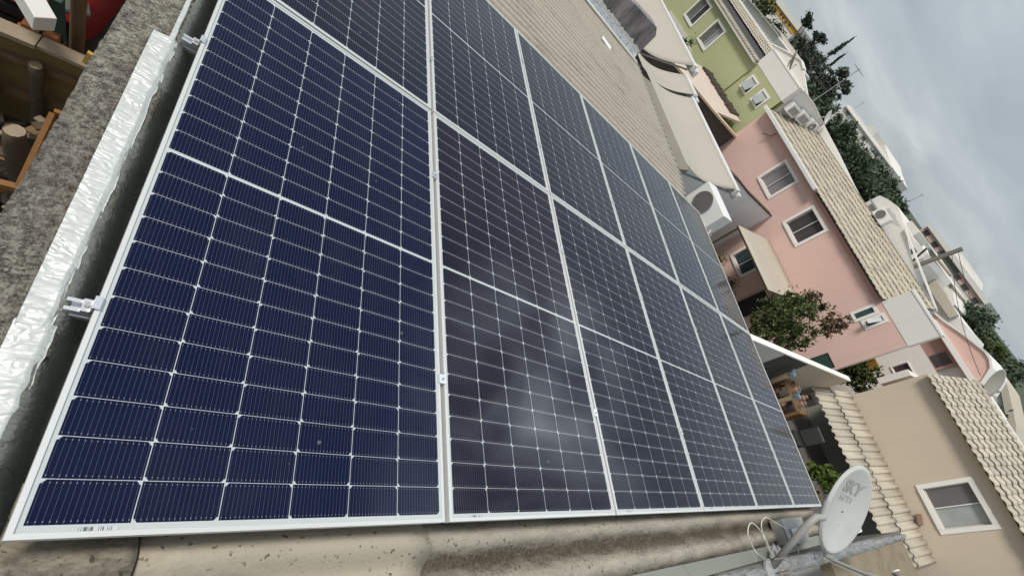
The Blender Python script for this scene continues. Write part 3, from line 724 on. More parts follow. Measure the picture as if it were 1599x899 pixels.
# pots and hanging plant below the awning
def leafcloud(b, blobs, n, size, rg, flat=0.5):
    for _ in range(n):
        cx, cy, cz, rx, ry, rz = rg.choice(blobs)
        while True:
            d = Vector((rg.gauss(0, 1), rg.gauss(0, 1), rg.gauss(0, 1)))
            if d.length > 0.01: break
        d.normalize(); k = rg.random() ** 0.45
        k = min(1.5, abs(rg.gauss(0, 0.62)))
        p = Vector((cx + d.x * rx * k, cy + d.y * ry * k, cz + d.z * rz * k))
        a = Vector((rg.uniform(-1, 1), rg.uniform(-1, 1), rg.uniform(-1, 1))).normalized()
        t = a.cross(Vector((rg.uniform(-1, 1), rg.uniform(-1, 1), rg.uniform(-1, 1)))).normalized()
        s = size * rg.uniform(0.6, 1.3)
        b.add([p - a * s, p + t * s * flat, p + a * s, p - t * s * flat], [(0, 1, 2, 3)])
def crown(cx, cy, cz, rx, ry, rz, nb, rg, small=0.34):
    out = []; nb = int(nb * 2.2); small *= 0.86
    for _ in range(nb):
        d = Vector((rg.gauss(0, 1), rg.gauss(0, 1), rg.gauss(0, 1))).normalized(); k = rg.random() ** 0.5
        f = small * rg.uniform(0.45, 1.35)
        out.append((cx + d.x * rx * k * 0.85, cy + d.y * ry * k * 0.85, cz + d.z * rz * k * 0.85, rx * f, ry * f, rz * f * 0.85))
    return out
def tree(name, label, base, h, blobs, n, size, mat, tr=0.12, group=None, extra=None, seed=0, cat='tree', limbs=6):
    rg = random.Random(seed)
    t = thing(name, label, cat, base, group)
    b = MB(); x, y, z = base
    top = max(q[2] for q in blobs)
    b.tube([(x, y, z), (x + 0.03 * h, y, z + h * 0.35), (x, y + 0.03 * h, z + h * 0.62)], [tr, tr * 0.75, tr * 0.45], 7)
    for q in rg.sample(blobs, min(limbs, len(blobs))):
        b.tube([(x, y, z + h * rg.uniform(0.3, 0.6)), ((x + q[0]) / 2, (y + q[1]) / 2, (z + h * 0.5 + q[2]) / 2), q[:3]], [tr * 0.4, tr * 0.25, tr * 0.08], 5)
    b.build('trunk', M['bark'], t, smooth=True)
    c = MB(); leafcloud(c, blobs, n, size, rg); c.build('crown', mat, t)
    if extra:
        for (bl, nn, ss, mm, nm) in extra:
            c = MB(); leafcloud(c, bl, nn, ss, rg); c.build(nm, mm, t)
    return t
rg = random.Random(11)
def lathe_pot(name, label, c, r, h, mat, plant=None, leafmat=None, group=None, cat='plant pot', seed=1):
    t = thing(name, label, cat, c, group)
    x, y, z = c
    MB().tube([(x, y, z), (x, y, z + h * 0.5), (x, y, z + h * 0.92), (x, y, z + h)], [r * 0.7, r * 0.95, r, r * 1.08], 14).build('pot', mat, t, smooth=False)
    if plant:
        b = MB(); leafcloud(b, plant, 220, 0.07, random.Random(seed), 0.3); b.build('foliage', leafmat, t)
    return t
lathe_pot('potted_plant', 'potted plant with trailing leaves below the ground floor window of the pink house', (17.4, 9.45, 0.7), 0.22, 0.5, M['clay'], [(17.4, 9.45, 1.45, 0.22, 0.3, 0.45)], M['flower'], seed=3)
lathe_pot('potted_plant', 'thin brown potted shrub beside the dark door of the pink house', (17.3, 8.15, 0.7), 0.2, 0.45, M['dgrey'], [(17.3, 8.2, 1.6, 0.12, 0.35, 0.4)], M['leaf_red'], seed=4)

# ---- green house
gh = thing('green_house', 'light green two storey house with white framed windows and a bay with two small windows', 'house', (22, 22, 0.7))
G0 = (22.80, 23.83, 4.53, 5.62); G1 = (20.70, 21.62, 4.53, 5.58)
facade([G0, G1], 17.62, 31.0, 0.7, 6.02, FX - 0.02, M['green'], 'front_wall', gh)
MB().box(FX - 0.021, 22.0, 17.60, 17.75, 4.2, 6.015).build('side_wall', M['green'], gh)
window(gh, G0, FX - 0.02, M['glass_grey'], M['glass_dk'])
window(gh, G1, FX - 0.02, M['glass_grey'], M['glass_cur'])
S1 = (16.66, 17.18, 5.08, 5.60); S2 = (15.62, 16.12, 5.17, 5.66)
RX = FX + 0.05
facade([S1, S2], 15.06, 17.598, 0.7, 6.02, RX, M['green'], 'bay_wall', gh)
tilt_window(gh, S1, RX, M['glass_cur'], R(24)); tilt_window(gh, S2, RX, M['glass_cur'], R(24))
MB().box(RX + 0.2, 24.5, 15.06, 31.0, 0.7, 6.0).build('inner_wall', M['green'], gh)
MB().box(RX - 0.012, RX + 0.25, 15.05, 17.72, 6.02, 6.76).build('bay_parapet', M['white'], gh)
MB().box(RX - 0.03, RX + 0.28, 15.03, 17.74, 6.76, 6.81).build('parapet_coping', M['wtrim'], gh)
MB().prism([(15.1, 6.02), (15.1, 6.62), (17.1, 6.75), (18.57, 7.17), (19.06, 7.27), (19.81, 7.09), (21.2, 6.70), (21.2, 6.02)], FX + 3.2, FX + 3.35, 'x').build('rear_gable', M['white'], gh)
MB().prism([(18.52, 7.17), (19.06, 7.28), (19.83, 7.10), (21.2, 6.71), (21.2, 6.76), (19.86, 7.155), (19.06, 7.34), (18.5, 7.225)], FX + 3.14, FX + 3.40, 'x').build('gable_coping', M['wtrim'], gh)
# eave: row of tile ends, dark missing part of the roof, remaining tiles and the white ridge
te = MB()
for k in range(64):
    te.tube([(FX - 0.24, 17.72 + k * 0.205, 6.06), (FX + 0.12, 17.72 + k * 0.205, 6.13)], 0.052, 7)
te.build('eave_tiles', M['tile'], gh, smooth=True)
MB().box(FX - 0.24, FX - 0.021, 17.6, 31.0, 5.93, 6.0).build('eave_moulding', M['white_dirty'], gh)
MB().add([(FX + 0.14, 17.7, 6.08), (FX + 3.1, 17.7, 6.55), (FX + 3.1, 31.0, 6.55), (FX + 0.14, 31.0, 6.08)], [(0, 1, 2, 3)]).build('roof_underlay', simple('dark_underlay', (0.055, 0.05, 0.055), 0.9, var=0.2), gh)
tile_roof(17.75, 31.0, FX + 1.45, 6.33, FX + 3.14, 6.62, 0.205, 0.42, 'roof', M['tile'], gh, amp=0.022, seed=2)
MB().beam((FX + 3.15, 17.7, 6.66), (FX + 3.15, 31.0, 6.66), 0.16, 0.07).build('ridge_cap', M['wtrim'], gh)
# lean-to at its foot, pale lower wall
MB().prism([(17.62, 3.2), (24.5, 3.2), (25.0, 3.98), (22.5, 4.10), (21.4, 3.95), (17.62, 3.3)], FX - 0.09, FX - 0.022, 'x').build('pale_plinth_wall', M['white_dirty'], gh)
lt = thing('lean_to_roof', 'smooth peach coloured lean-to roof with broken tile edging at the foot of the green house', 'roof', (16, 17.4, 2))
MB().add([(13.9, 15.2, 3.42), (13.9, 19.2, 3.42), (17.9, 19.2, 4.20), (17.9, 15.2, 4.36)], [(0, 1, 2, 3)]).build('slab', M['peach'], lt, solid=0.08)
be = MB()
for k in range(22):
    y = 15.7 + k * 0.155 + rg.uniform(-0.02, 0.02)
    z = 4.36 - (y - 15.2) * 0.04
    be.tube([(17.45 + rg.uniform(-.05, .05), y, z - 0.02), (17.98, y, z + 0.06 + rg.uniform(-.03, .03))], 0.07, 6)
be.build('edge_tiles', simple('dark_old_tiles', (0.085, 0.065, 0.05), 0.9, var=0.4, scale=9), lt)
MB().box(14.0, 17.9, 15.3, 19.1, 0.7, 3.2).build('wall', M['peach'], lt)
rgp = random.Random(31)
b = MB(); leafcloud(b, [(17.5, 21.1, 4.25, 0.25, 0.35, 0.28), (17.4, 21.4, 4.0, 0.2, 0.25, 0.2)], 260, 0.075, rgp, 0.3)
t = thing('wall_plant', 'tuft of green leaves growing on the ledge under the green house window', 'plant', (17.5, 21.2, 3.8)); b.build('foliage', M['leaf_lt'], t)
MB().tube([(17.5, 21.2, 3.8), (17.48, 21.15, 4.1), (17.45, 21.1, 4.3)], 0.015, 5).build('stem', M['bark'], t)

# ---- party walls between the yards
w1 = thing('garden_wall', 'tall white garden wall with dark cap running up to the pink house', 'wall', (14, 10.5, 0.7))
MB().prism([(8.5, 0.7), (FX - 0.005, 0.7), (FX - 0.005, 3.70), (15.9, 3.84), (14.9, 3.97), (8.5, 4.25)], 10.45, 10.62, 'y').build('wall', plaster('bluish_white_plaster', (0.80, 0.80, 0.80), 0.12, 0.3), w1)
c_ = MB()
for a, b2 in (((8.5, 4.26), (14.9, 3.98)), ((14.9, 3.98), (15.9, 3.85)), ((15.9, 3.85), (FX - 0.006, 3.71))):
    c_.beam((a[0], 10.535, a[1] + 0.02), (b2[0], 10.535, b2[1] + 0.02), 0.22, 0.05)
c_.build('cap', simple('dark_brown_cap', (0.085, 0.06, 0.05), 0.85, var=0.4, scale=12), w1)
w2 = thing('boundary_wall', 'boundary wall coloured as shade, with broad cream coping between the awnings and the green house', 'wall', (15, 15, 0.7))
MB().prism([(9.5, 0.7), (FX + 0.02, 0.7), (FX + 0.02, 3.88), (15.8, 4.05), (13.8, 4.22), (9.5, 4.5)], 14.92, 15.03, 'y').build('wall', simple('shade_brown_render', (0.085, 0.07, 0.058), 0.95, var=0.5, scale=1.5), w2)  # shade in the courtyard is painted into this dark brown
c_ = MB()
for a, b2 in (((9.5, 4.5), (13.8, 4.22)), ((13.8, 4.22), (15.8, 4.05)), ((15.8, 4.05), (FX - 0.03, 3.89))):
    c_.beam((a[0], 14.95, a[1] + 0.03), (b2[0], 14.95, b2[1] + 0.03), 0.26, 0.08)
c_.build('coping', M['coping'], w2)
w3 = thing('yard_wall', 'beige yard wall with a white painted coping beside the tiled lean-to', 'wall', (13, 3.4, 0.7))
MB().prism([(13.95, 0.7), (16.7, 0.7), (16.7, 3.83), (13.5, 3.88)], 3.34, 3.48, 'y').build('wall', M['beige_wall'], w3)
MB().prism([(12.0, 0.7), (13.945, 0.7), (13.495, 3.88), (12.0, 3.90)], 3.342, 3.48, 'y').build('shade_dark_wall', simple('shade_dark_render', (0.065, 0.062, 0.048), 0.95, var=0.45, scale=4, bump=0.3), w3)  # near stretch of the yard wall, its shade painted in as dark colour
MB().prism([(7.9, 0.7), (11.995, 0.7), (11.995, 3.90), (7.9, 3.97)], 3.34, 3.48, 'y').build('wall', M['white_dirty'], w3)
MB().beam((7.9, 3.40, 4.0), (16.72, 3.40, 3.86), 0.15, 0.04).build('coping', M['wtrim'], w3)

# ---- cream house with its tiled lean-to
ch = thing('cream_house', 'cream upper storey house with one white framed window above a tiled lean-to roof', 'house', (21, 0, 0.7))
CW = (-0.72, 0.30, 3.95, 4.98)
facade([CW], -6.0, 3.20, 0.7, 5.42, FX, M['cream'], 'front_wall', ch)
MB().box(FX + 0.001, 24.5, 3.05, 3.20, 0.7, 5.41).build('side_wall', M['cream'], ch)
MB().box(FX + 0.2, 24.5, -6.0, 3.04, 0.7, 5.40).build('inner_wall', M['cream'], ch)
window(ch, CW, FX, M['glass_grey'], M['glass_cur'], fw=0.12)
tile_roof(-6.0, 3.16, FX - 0.22, 5.44, FX + 3.0, 6.20, 0.235, 0.37, 'roof', M['tile'], ch, amp=0.026, seed=3, step=0.032)
MB().prism([(FX + 0.02, 5.405), (FX + 3.0, 6.10), (FX + 6.3, 5.405)], -6.0, 3.14, 'y').build('roof_gable', M['cream'], ch)
MB().beam((FX + 3.02, 2.55, 6.20), (FX + 3.02, -6.0, 6.20), 0.22, 0.08).build('ridge_cap', M['wtrim'], ch)
XE, ZE = 15.92, 3.03
tile_roof(-1.46, 3.30, XE, ZE, FX - 0.03, 3.40, 0.205, 1.12, 'veranda_roof', M['tile'], ch, amp=0.042, seed=5)
for y in (-1.3, 3.1):
    MB().box(XE + 0.15, XE + 0.25, y - 0.05, y + 0.05, 0.7, 2.84).build('veranda_post', M['log'], ch)
MB().box(FX - 0.03, FX - 0.005, -1.4, 3.2, 0.7, 3.2).build('veranda_back_wall', simple('grey_green_render', (0.26, 0.265, 0.23), 0.9, var=0.2, scale=1), ch)  # even grey-green render with slight random variation
# broken tile where roof meets wall
MB().obox((FX - 0.08, -0.42, 3.56), (0.10, 0.28, 0.10), Matrix.Rotation(0.3, 3, 'X')).build('broken_tile', M['clay'], ch)

# ------------------------------------------------------------------ canvas awnings beyond our eave
def awning(name, label, y0, y1, x0, z0, x1, z1, sag, mat=M['canvas'], rim=0.16):
    t = thing(name, label, 'awning', ((x0 + x1) / 2, (y0 + y1) / 2, min(z0, z1) - 0.4), 'canvas awnings')
    def fn(i, j):
        s = math.sin(math.pi * i)
        y = y0 + (y1 - y0) * j
        wr = 0.012 * noise.noise(Vector((i * 2.2, y * 0.9, y0)))
        return (x0 + (x1 - x0) * i, y, z0 + (z1 - z0) * i - sag * s * (0.85 + 0.15 * math.cos(2 * math.pi * j)) + wr)
    MB().grid(fn, 24, 24).build('canvas', mat, t, smooth=True, solid=0.012)
    b = MB(); b.box(x1 + 0.01, x1 + 0.12, y0 - 0.04, y1 + 0.04, z1 - 0.14, z1 + 0.05); b.build('front_bar', M['wmetal'], t, bevel=0.01)
    b = MB(); b.box(x1 + 0.19, x1 + 0.28, y0 - 0.08, y1 + 0.08, z1 - 0.22, z1 - 0.02); b.build('valance_rail', M['wmetal'], t, bevel=0.01)
    for y in (y0 + 0.1, y1 - 0.1):
        MB().beam((x0, y, z0 - sag - 0.12), (x1 + 0.05, y, z1 - sag - 0.02), 0.04, 0.04).build('arm', M['galv'], t)
    return t
awning('canvas_awning', 'large sagging beige canvas awning next to the corrugated eave, beside the white air conditioner', 6.62, 9.92, 8.05, 4.84, 9.78, 5.05, 0.16)
awning('canvas_awning', 'narrow beige canvas awning in the middle, squeezed between the two larger awnings', 10.08, 10.95, 8.05, 4.80, 9.90, 5.12, 0.20)
awning('canvas_awning', 'raised beige canvas awning behind the stained party wall, nearest the green house windows', 11.15, 17.5, 8.05, 4.86, 10.05, 5.40, 0.18)

# ------------------------------------------------------------------ air conditioners
def ac_unit(label, x, y0, y1, z0, z1, depth, fan=True, group='air conditioner units'):
    t = thing('air_conditioner', label, 'air conditioner', (x + depth / 2, (y0 + y1) / 2, z0), group)
    b = MB(); b.box(x, x + depth, y0, y1, z0, z1); b.build('casing', M['wmetal'], t, bevel=0.015)
    h = z1 - z0; cy = y0 + (y1 - y0) * 0.60; cz = z0 + h * 0.5; r = h * 0.43
    disc = MB(); disc.tube([(x - 0.006, cy, cz), (x + 0.004, cy, cz)], r, 36); disc.build('fan', M['fan'], t)
    gr = MB()
    n = 11
    for k in range(-n, n + 1):
        yy = k / (n + 0.5) * r; ln = math.sqrt(max(0, r * r - yy * yy))
        gr.beam((x - 0.013, cy + yy, cz - ln), (x - 0.013, cy + yy, cz + ln), 0.005, 0.006, up=(1, 0, 0))
    ring = [(x - 0.013, cy + r * math.cos(a * math.pi / 24), cz + r * math.sin(a * math.pi / 24)) for a in range(49)]
    gr.tube(ring, 0.008, 5, caps=False)
    gr.build('grille', simple('pale_grille', (0.36, 0.35, 0.33), 0.6), t)
    MB().box(x - 0.004, x - 0.001, y0 + 0.03, y0 + (y1 - y0) * 0.16, z0 + h * 0.08, z0 + h * 0.3).build('badge_plate', M['wtrim'], t)
    br = MB()
    for yy in (y0 + 0.12, y1 - 0.12): br.beam((x - 0.05, yy, z0 - 0.025), (x + depth + 0.25, yy, z0 - 0.025), 0.04, 0.045)
    br.build('bracket', M['galv'], t)
    return t
t = ac_unit('white air conditioner condenser with round fan grille standing just past the last solar panel', 8.10, 5.06, 5.98, 4.54, 5.09, 0.32)
br = MB(); br.tube([(8.2, 5.02, 4.62), (8.12, 4.95, 4.60), (7.9, 4.93, 4.50), (7.72, 5.0, 4.35)], 0.016, 6); br.tube([(8.2, 5.02, 4.72), (8.14, 4.93, 4.70), (7.95, 4.90, 4.55), (7.75, 4.96, 4.38)], 0.011, 6)
br.build('pipe', M['cable'], t)
br = MB(); br.beam((7.2, 5.18, 4.47), (8.45, 5.18, 4.47), 0.04, 0.05); br.beam((7.2, 5.86, 4.47), (8.45, 5.86, 4.47), 0.04, 0.05); br.build('wall_arm', M['galv'], t)
# the party wall that carries three units, rising over the pink roof
w4 = thing('roof_party_wall', 'white wall rising over the pink tiled roof carrying air conditioners and an aerial', 'wall', (19.7, 15, 5.4))
MB().prism([(FX + 0.3, 5.4), (FX + 3.1, 5.4), (FX + 3.1, 6.60), (FX + 1.5, 6.78), (FX + 0.3, 6.80)], 15.03, 15.22, 'y').build('wall', M['white'], w4)
MB().beam((FX + 0.3, 15.12, 6.82), (FX + 1.5, 15.12, 6.80), 0.24, 0.05).build('coping', M['wtrim'], w4)
MB().beam((FX + 1.5, 15.12, 6.80), (FX + 3.1, 15.12, 6.62), 0.24, 0.05).build('coping', M['wtrim'], w4)
def ac_side(label, x0, x1, z0, z1, fan):
    y1 = 15.0; y0 = y1 - 0.30
    t = thing('air_conditioner', label, 'air conditioner', ((x0 + x1) / 2, 14.85, z0), 'air conditioner units')
    MB().box(x0, x1, y0, y1, z0, z1).build('casing', M['wmetal'], t, bevel=0.015)
    h = z1 - z0
    if fan:
        cx = x0 + (x1 - x0) * 0.42; cz = z0 + h / 2; r = h * 0.40
        MB().tube([(cx, y0 - 0.008, cz), (cx, y0 + 0.004, cz)], r, 28).build('fan', M['fan'], t)
        g2 = MB(); g2.tube([(cx + r * math.cos(a * math.pi / 16), y0 - 0.012, cz + r * math.sin(a * math.pi / 16)) for a in range(33)], 0.01, 5, caps=False)
        g2.tube([(cx + r * .5 * math.cos(a * math.pi / 16), y0 - 0.012, cz + r * .5 * math.sin(a * math.pi / 16)) for a in range(33)], 0.008, 5, caps=False)
        g2.tube([(cx, y0 - 0.02, cz), (cx, y0 - 0.004, cz)], 0.05, 10); g2.build('grille', M['wmetal'], t)
    else:
        MB().box(x0 + 0.06, x1 - 0.06, y0 - 0.008, y0 + 0.004, z0 + h * 0.18, z0 + h * 0.78).build('louvre', M['fan'], t)
        g2 = MB()
        for k in range(7): g2.box(x0 + 0.06, x1 - 0.06, y0 - 0.014, y0 - 0.009, z0 + h * (0.2 + 0.08 * k), z0 + h * (0.23 + 0.08 * k))
        g2.build('slats', M['wmetal'], t)
    g2 = MB(); g2.beam((x0 + 0.1, y0 - 0.02, z0 - 0.03), (x0 + 0.1, y1, z0 - 0.03), 0.04, 0.04); g2.beam((x1 - 0.1, y0 - 0.02, z0 - 0.03), (x1 - 0.1, y1, z0 - 0.03), 0.04, 0.04)
    g2.build('bracket', M['galv'], t)
ac_side('old white air conditioner with dark louvre, nearest the small green house windows', FX + 0.35, FX + 1.0, 5.92, 6.34, False)
ac_side('white air conditioner with slatted front between two others on the white roof wall', FX + 1.15, FX + 1.85, 5.98, 6.42, False)
ac_side('white air conditioner with round fan, end of the row below a small dish', FX + 1.98, FX + 2.68, 6.00, 6.48, True)
ac_unit('white air conditioner with dark round fan standing on the ridge of the pink tiled roof', FX + 2.72, 9.32, 9.98, 6.32, 6.72, 0.26)
tb = MB(); tb.tube([(FX + 0.5, 14.95, 5.7), (FX + 0.7, 14.7, 5.68), (FX + 1.1, 14.65, 5.78), (FX + 1.9, 14.62, 5.92), (FX + 2.2, 14.6, 5.96)], 0.035, 6)
tag(tb.build('refrigerant_pipe', M['wmetal']), 'pale insulated pipe run below the air conditioners on the pink roof', 'pipe')

# aerials and small dishes
def aerial(label, x, y, z0, z1, n, span, th=0.018):
    t = thing('tv_aerial', label, 'aerial', (x, y, z0), 'roof aerials')
    MB().tube([(x, y, z0), (x, y, z1)], th, 6).build('mast', M['galv'], t)
    b = MB(); b.tube([(x - span * 0.6, y, z1 - 0.06), (x + span * 0.6, y, z1 - 0.06)], th * 0.7, 5)
    for k in range(n):
        xx = x - span * 0.55 + span * 1.1 * k / max(1, n - 1); s = span * 0.42 * (0.6 + 0.5 * k / n)
        b.tube([(xx, y - s, z1 - 0.06), (xx, y + s, z1 - 0.06)], th * 0.5, 5)
    b.build('elements', M['galv'], t); return t
aerial('tall thin television aerial with crossed elements rising from the white roof wall', FX + 1.35, 15.12, 6.75, 8.66, 7, 0.55)
def dish(label, c, nrm, a, b_, mat, mast_to, depth=0.10, group='roof satellite dishes'):
    t = thing('satellite_dish', label, 'satellite dish', c, group)
    n = Vector(nrm).normalized(); u = Vector((0, 0, 1)).cross(n).normalized() if abs(n.z) < 0.95 else Vector((1, 0, 0)); v = n.cross(u)
    c = Vector(c)
    def fn(i, j):
        th = j * 2 * math.pi
        return c + (u * math.cos(th) * a + v * math.sin(th) * b_) * i + n * depth * i * i
    MB().grid(fn, 8, 28).build('reflector', mat, t, smooth=True, solid=0.012, weld=True)
    MB().tube([mast_to, (Vector(mast_to) + c) / 2 - n * 0.05, c - n * 0.03], 0.025, 6).build('mast', M['galv'], t)
    tip = c + n * 0.55 * max(a, b_) * 1.2 - v * b_ * 0.35
    MB().tube([c - v * b_ * 0.95 + n * depth * 0.8, tip], 0.013, 5).build('feed_arm', M['galv'], t)
    MB().tube([tip, tip - n * 0.06], 0.03, 8).build('feed_horn', M['lnb'], t)
    return t
dish('small white satellite dish above the last air conditioner on the white roof wall', (FX + 2.5, 14.9, 6.85), (0.28, -0.75, 0.6), 0.27, 0.30, M['wmetal'], (FX + 2.5, 15.1, 6.55))
dish('grey satellite dish seen edge on above the white parapet of the green house', (FX + 1.9, 18.3, 7.02), (0.58, -0.52, 0.62), 0.36, 0.44, simple('grey_dish', (0.30, 0.30, 0.29), 0.5), (FX + 2.3, 18.1, 6.5))
dish('weathered beige satellite dish at the corner of the cream house ridge', (FX + 3.35, 3.06, 6.42), (-0.22, -0.76, 0.60), 0.46, 0.52, simple('weathered_dish', (0.33, 0.31, 0.26), 0.6, var=0.15), (FX + 3.1, 2.8, 6.1))

# ------------------------------------------------------------------ big dish beside the panels
dk = thing('satellite_dish', 'white oval satellite dish with faded grey lettering beside the lower corner of the solar panels', 'satellite dish', (4.35, -0.43, 5.53))
n = Vector((-0.20, -0.63, 0.75)).normalized()
ev = Vector((0.02, 0.78, 0.62)); ev = (ev - n * ev.dot(n)).normalized(); eh = ev.cross(n).normalized()
if eh.x < 0: eh = -eh
DC = Vector((5.00, -0.07, 5.90)); DA, DB = 0.30, 0.385
def dfn(i, j):
    th = j * 2 * math.pi
    return DC + (eh * math.cos(th) * DA + ev * math.sin(th) * DB) * i + n * (0.055 * i * i + (-0.012 if i > 0.97 else 0))
mdish = NT('weathered_white_dish')
cc = mdish.mix(mdish.noise(3, 6), (0.46, 0.465, 0.44), (0.55, 0.55, 0.52)); k = mdish.math('MULTIPLY', mdish.math('SUBTRACT', mdish.noise(2.2, 7, 0.7), 0.53, clamp=True), 1.6, clamp=True)
mdish.out(mdish.mix(k, cc, (0.36, 0.36, 0.32)), 0.5)
MB().grid(dfn, 26, 56).build('reflector', mdish.m, dk, smooth=True, solid=0.014, weld=True)
rim = MB(); rim.tube([dfn(1.0, j / 56) - n * 0.004 for j in range(57)], 0.010, 6, caps=False); rim.build('rim', mdish.m, dk, smooth=True)
def dish_text(txt, size, cu, cv, roll, mat, off=0.010):
    cd = bpy.data.curves.new('lettering', 'FONT'); cd.body = txt; cd.size = size; cd.extrude = 0.0012; cd.align_x = 'CENTER'; cd.align_y = 'CENTER'; cd.offset = 0.006 * size / 0.2
    o = bpy.data.objects.new('lettering', cd); COL.objects.link(o)
    dg = bpy.context.evaluated_depsgraph_get(); me = bpy.data.meshes.new_from_object(o.evaluated_get(dg))
    bpy.data.objects.remove(o)
    bm = bmesh.new(); bm.from_mesh(me); bmesh.ops.subdivide_edges(bm, edges=bm.edges, cuts=2)
    cr_, sr = math.cos(roll), math.sin(roll); base = root_loc(dk)
    for vv in bm.verts:
        x, y = vv.co.x * cr_ - vv.co.y * sr + cu, vv.co.x * sr + vv.co.y * cr_ + cv
        rr = (x / DA) ** 2 + (y / DB) ** 2
        vv.co = DC + eh * x + ev * y + n * (0.055 * rr + off + vv.co.z) - base
    bm.to_mesh(me); bm.free()
    o = bpy.data.objects.new('lettering', me); COL.objects.link(o); o.parent = dk; me.materials.clear(); me.materials.append(mat)
    return o
mt = NT('faded_grey_print'); mt.out(mt.mix(mt.noise(14, 4), (0.25, 0.24, 0.22), (0.44, 0.44, 0.41)), 0.6)
mt2 = NT('very_faded_grey_print'); mt2.out(mt2.mix(mt2.noise(9, 4), (0.36, 0.36, 0.33), (0.54, 0.54, 0.51)), 0.6)
dish_text('SKY', 0.155, 0.02, 0.185, R(-8), mt.m)
dish_text('HDTV', 0.078, 0.0, 0.085, R(-8), mt2.m)
for (a, b2) in ((0.02, -0.03), (0.03, -0.15)):
    p = DC + eh * a + ev * b2 + n * 0.008
    MB().tube([p, p + n * 0.008], 0.006, 6).build('screw', M['dgrey'], dk)
base = Vector((4.20, -0.40, 5.53)); back = DC - n * 0.05 + ev * 0.03
elbow = base + Vector((0.02, 0.27, 0.40))
mast = MB(); mast.tube([base, base + (elbow - base) * 0.88, elbow + Vector((0.03, 0.01, 0.02)), elbow + Vector((0.12, 0.0, 0.03)), back + Vector((-0.14, 0.03, 0.0)), back], 0.026, 12)
mast.build('mast', simple('grey_mast_paint', (0.33, 0.32, 0.30), 0.5, var=0.1), dk, smooth=True)
MB().tube([base + Vector((-0.05, -0.03, -0.005)), base + Vector((-0.05, -0.03, 0.012))], 0.085, 10).build('foot', M['galv'], dk)
fb = MB(); fb.beam(base + Vector((-0.02, 0.045, 0.03)), base + Vector((0.04, 0.05, 0.10)), 0.09, 0.008, up=(0, 1, 0)); fb.beam(base + Vector((-0.02, -0.045, 0.03)), base + Vector((0.04, -0.04, 0.10)), 0.09, 0.008, up=(0, 1, 0))
fb.beam(base + Vector((0.02, -0.05, 0.0)), base + Vector((0.16, -0.10, -0.02)), 0.06, 0.01); fb.build('foot_bracket', simple('rusty_bracket', (0.22, 0.19, 0.165), 0.7, var=0.2), dk)
MB().obox(back + n * 0.01, (0.16, 0.12, 0.06), Matrix((eh, ev, n)).transposed()).build('back_bracket', M['galv'], dk)
low = DC - ev * DB * 0.98 + n * 0.03
tip = low + n * 0.52 + ev * 0.10
arm = MB(); arm.tube([DC - n * 0.045 - ev * 0.05, DC - n * 0.06 - ev * DB * 0.75, low - ev * 0.05 - n * 0.03, low - ev * 0.045 + n * 0.05, low + n * 0.25 - ev * 0.0, tip], 0.014, 8)
arm.build('feed_arm', M['galv'], dk, smooth=True)
hd = (DC + ev * 0.05 - tip).normalized()
MB().tube([tip - hd * 0.02, tip + hd * 0.03, tip + hd * 0.035, tip + hd * 0.09], [0.028, 0.028, 0.02, 0.032], 12).build('feed_horn', M['lnb'], dk, smooth=True)
MB().tube([tip + hd * 0.09, tip + hd * 0.10], 0.033, 12).build('horn_cap', M['cable'], dk)
MB().obox(tip - hd * 0.07 - ev * 0.01, (0.06, 0.05, 0.11), Matrix((eh, n.cross(hd).normalized(), hd)).transposed()).build('feed_housing', M['cable'], dk)
cb = MB(); cb.tube([DC - n * 0.05 - ev * DB * 0.7 + eh * -0.03, low - ev * 0.075 - n * 0.02, low - ev * 0.065 + n * 0.06, low + n * 0.27 - ev * 0.02, tip - ev * 0.02], 0.0045, 6); cb.build('feed_cable', M['cable'], dk, smooth=True)

def bez(pts, n=14):
    pts = [Vector(p) for p in pts]; out = []
    for i in range(len(pts) - 1):
        p0 = pts[max(i - 1, 0)]; p1 = pts[i]; p2 = pts[i + 1]; p3 = pts[min(i + 2, len(pts) - 1)]
        for k in range(n):
            t = k / n
            out.append(0.5 * ((2 * p1) + (-p0 + p2) * t + (2 * p0 - 5 * p1 + 4 * p2 - p3) * t * t + (-p0 + 3 * p1 - 3 * p2 + p3) * t ** 3))
    out.append(pts[-1]); return out
cx = MB()
cx.tube(bez([base + Vector((-0.06, 0.03, 0.02)), P(4.28, -0.30, -0.03), P(4.15, -0.17, 0.0), P(4.26, -0.10, 0.02), P(4.50, -0.20, 0.0), base + Vector((0.0, 0.02, 0.03))]), 0.0042, 6)
cx.tube(bez([base + Vector((0.03, 0.0, 0.03)), P(4.48, -0.25, 0.0), P(4.44, -0.12, 0.03), P(4.62, -0.07, 0.03), P(4.9, -0.11, 0.0), P(5.15, -0.16, -0.01), P(5.4, -0.2, -0.02)]), 0.0042, 6)
tag(cx.build('coax_cable', M['cable'], smooth=True), 'loose loops of thin white cable lying on the roof edge beside the dish foot', 'cable')
cx = MB(); cx.tube(bez([P(5.1, -0.25, 0.02), P(5.2, -0.34, 0.03), P(5.15, -0.40, 0.02), P(5.0, -0.45, 0.04)]), 0.0042, 6)
tag(cx.build('coax_cable', M['cable'], smooth=True), 'short curl of white cable on the grey foil behind the dish', 'cable')
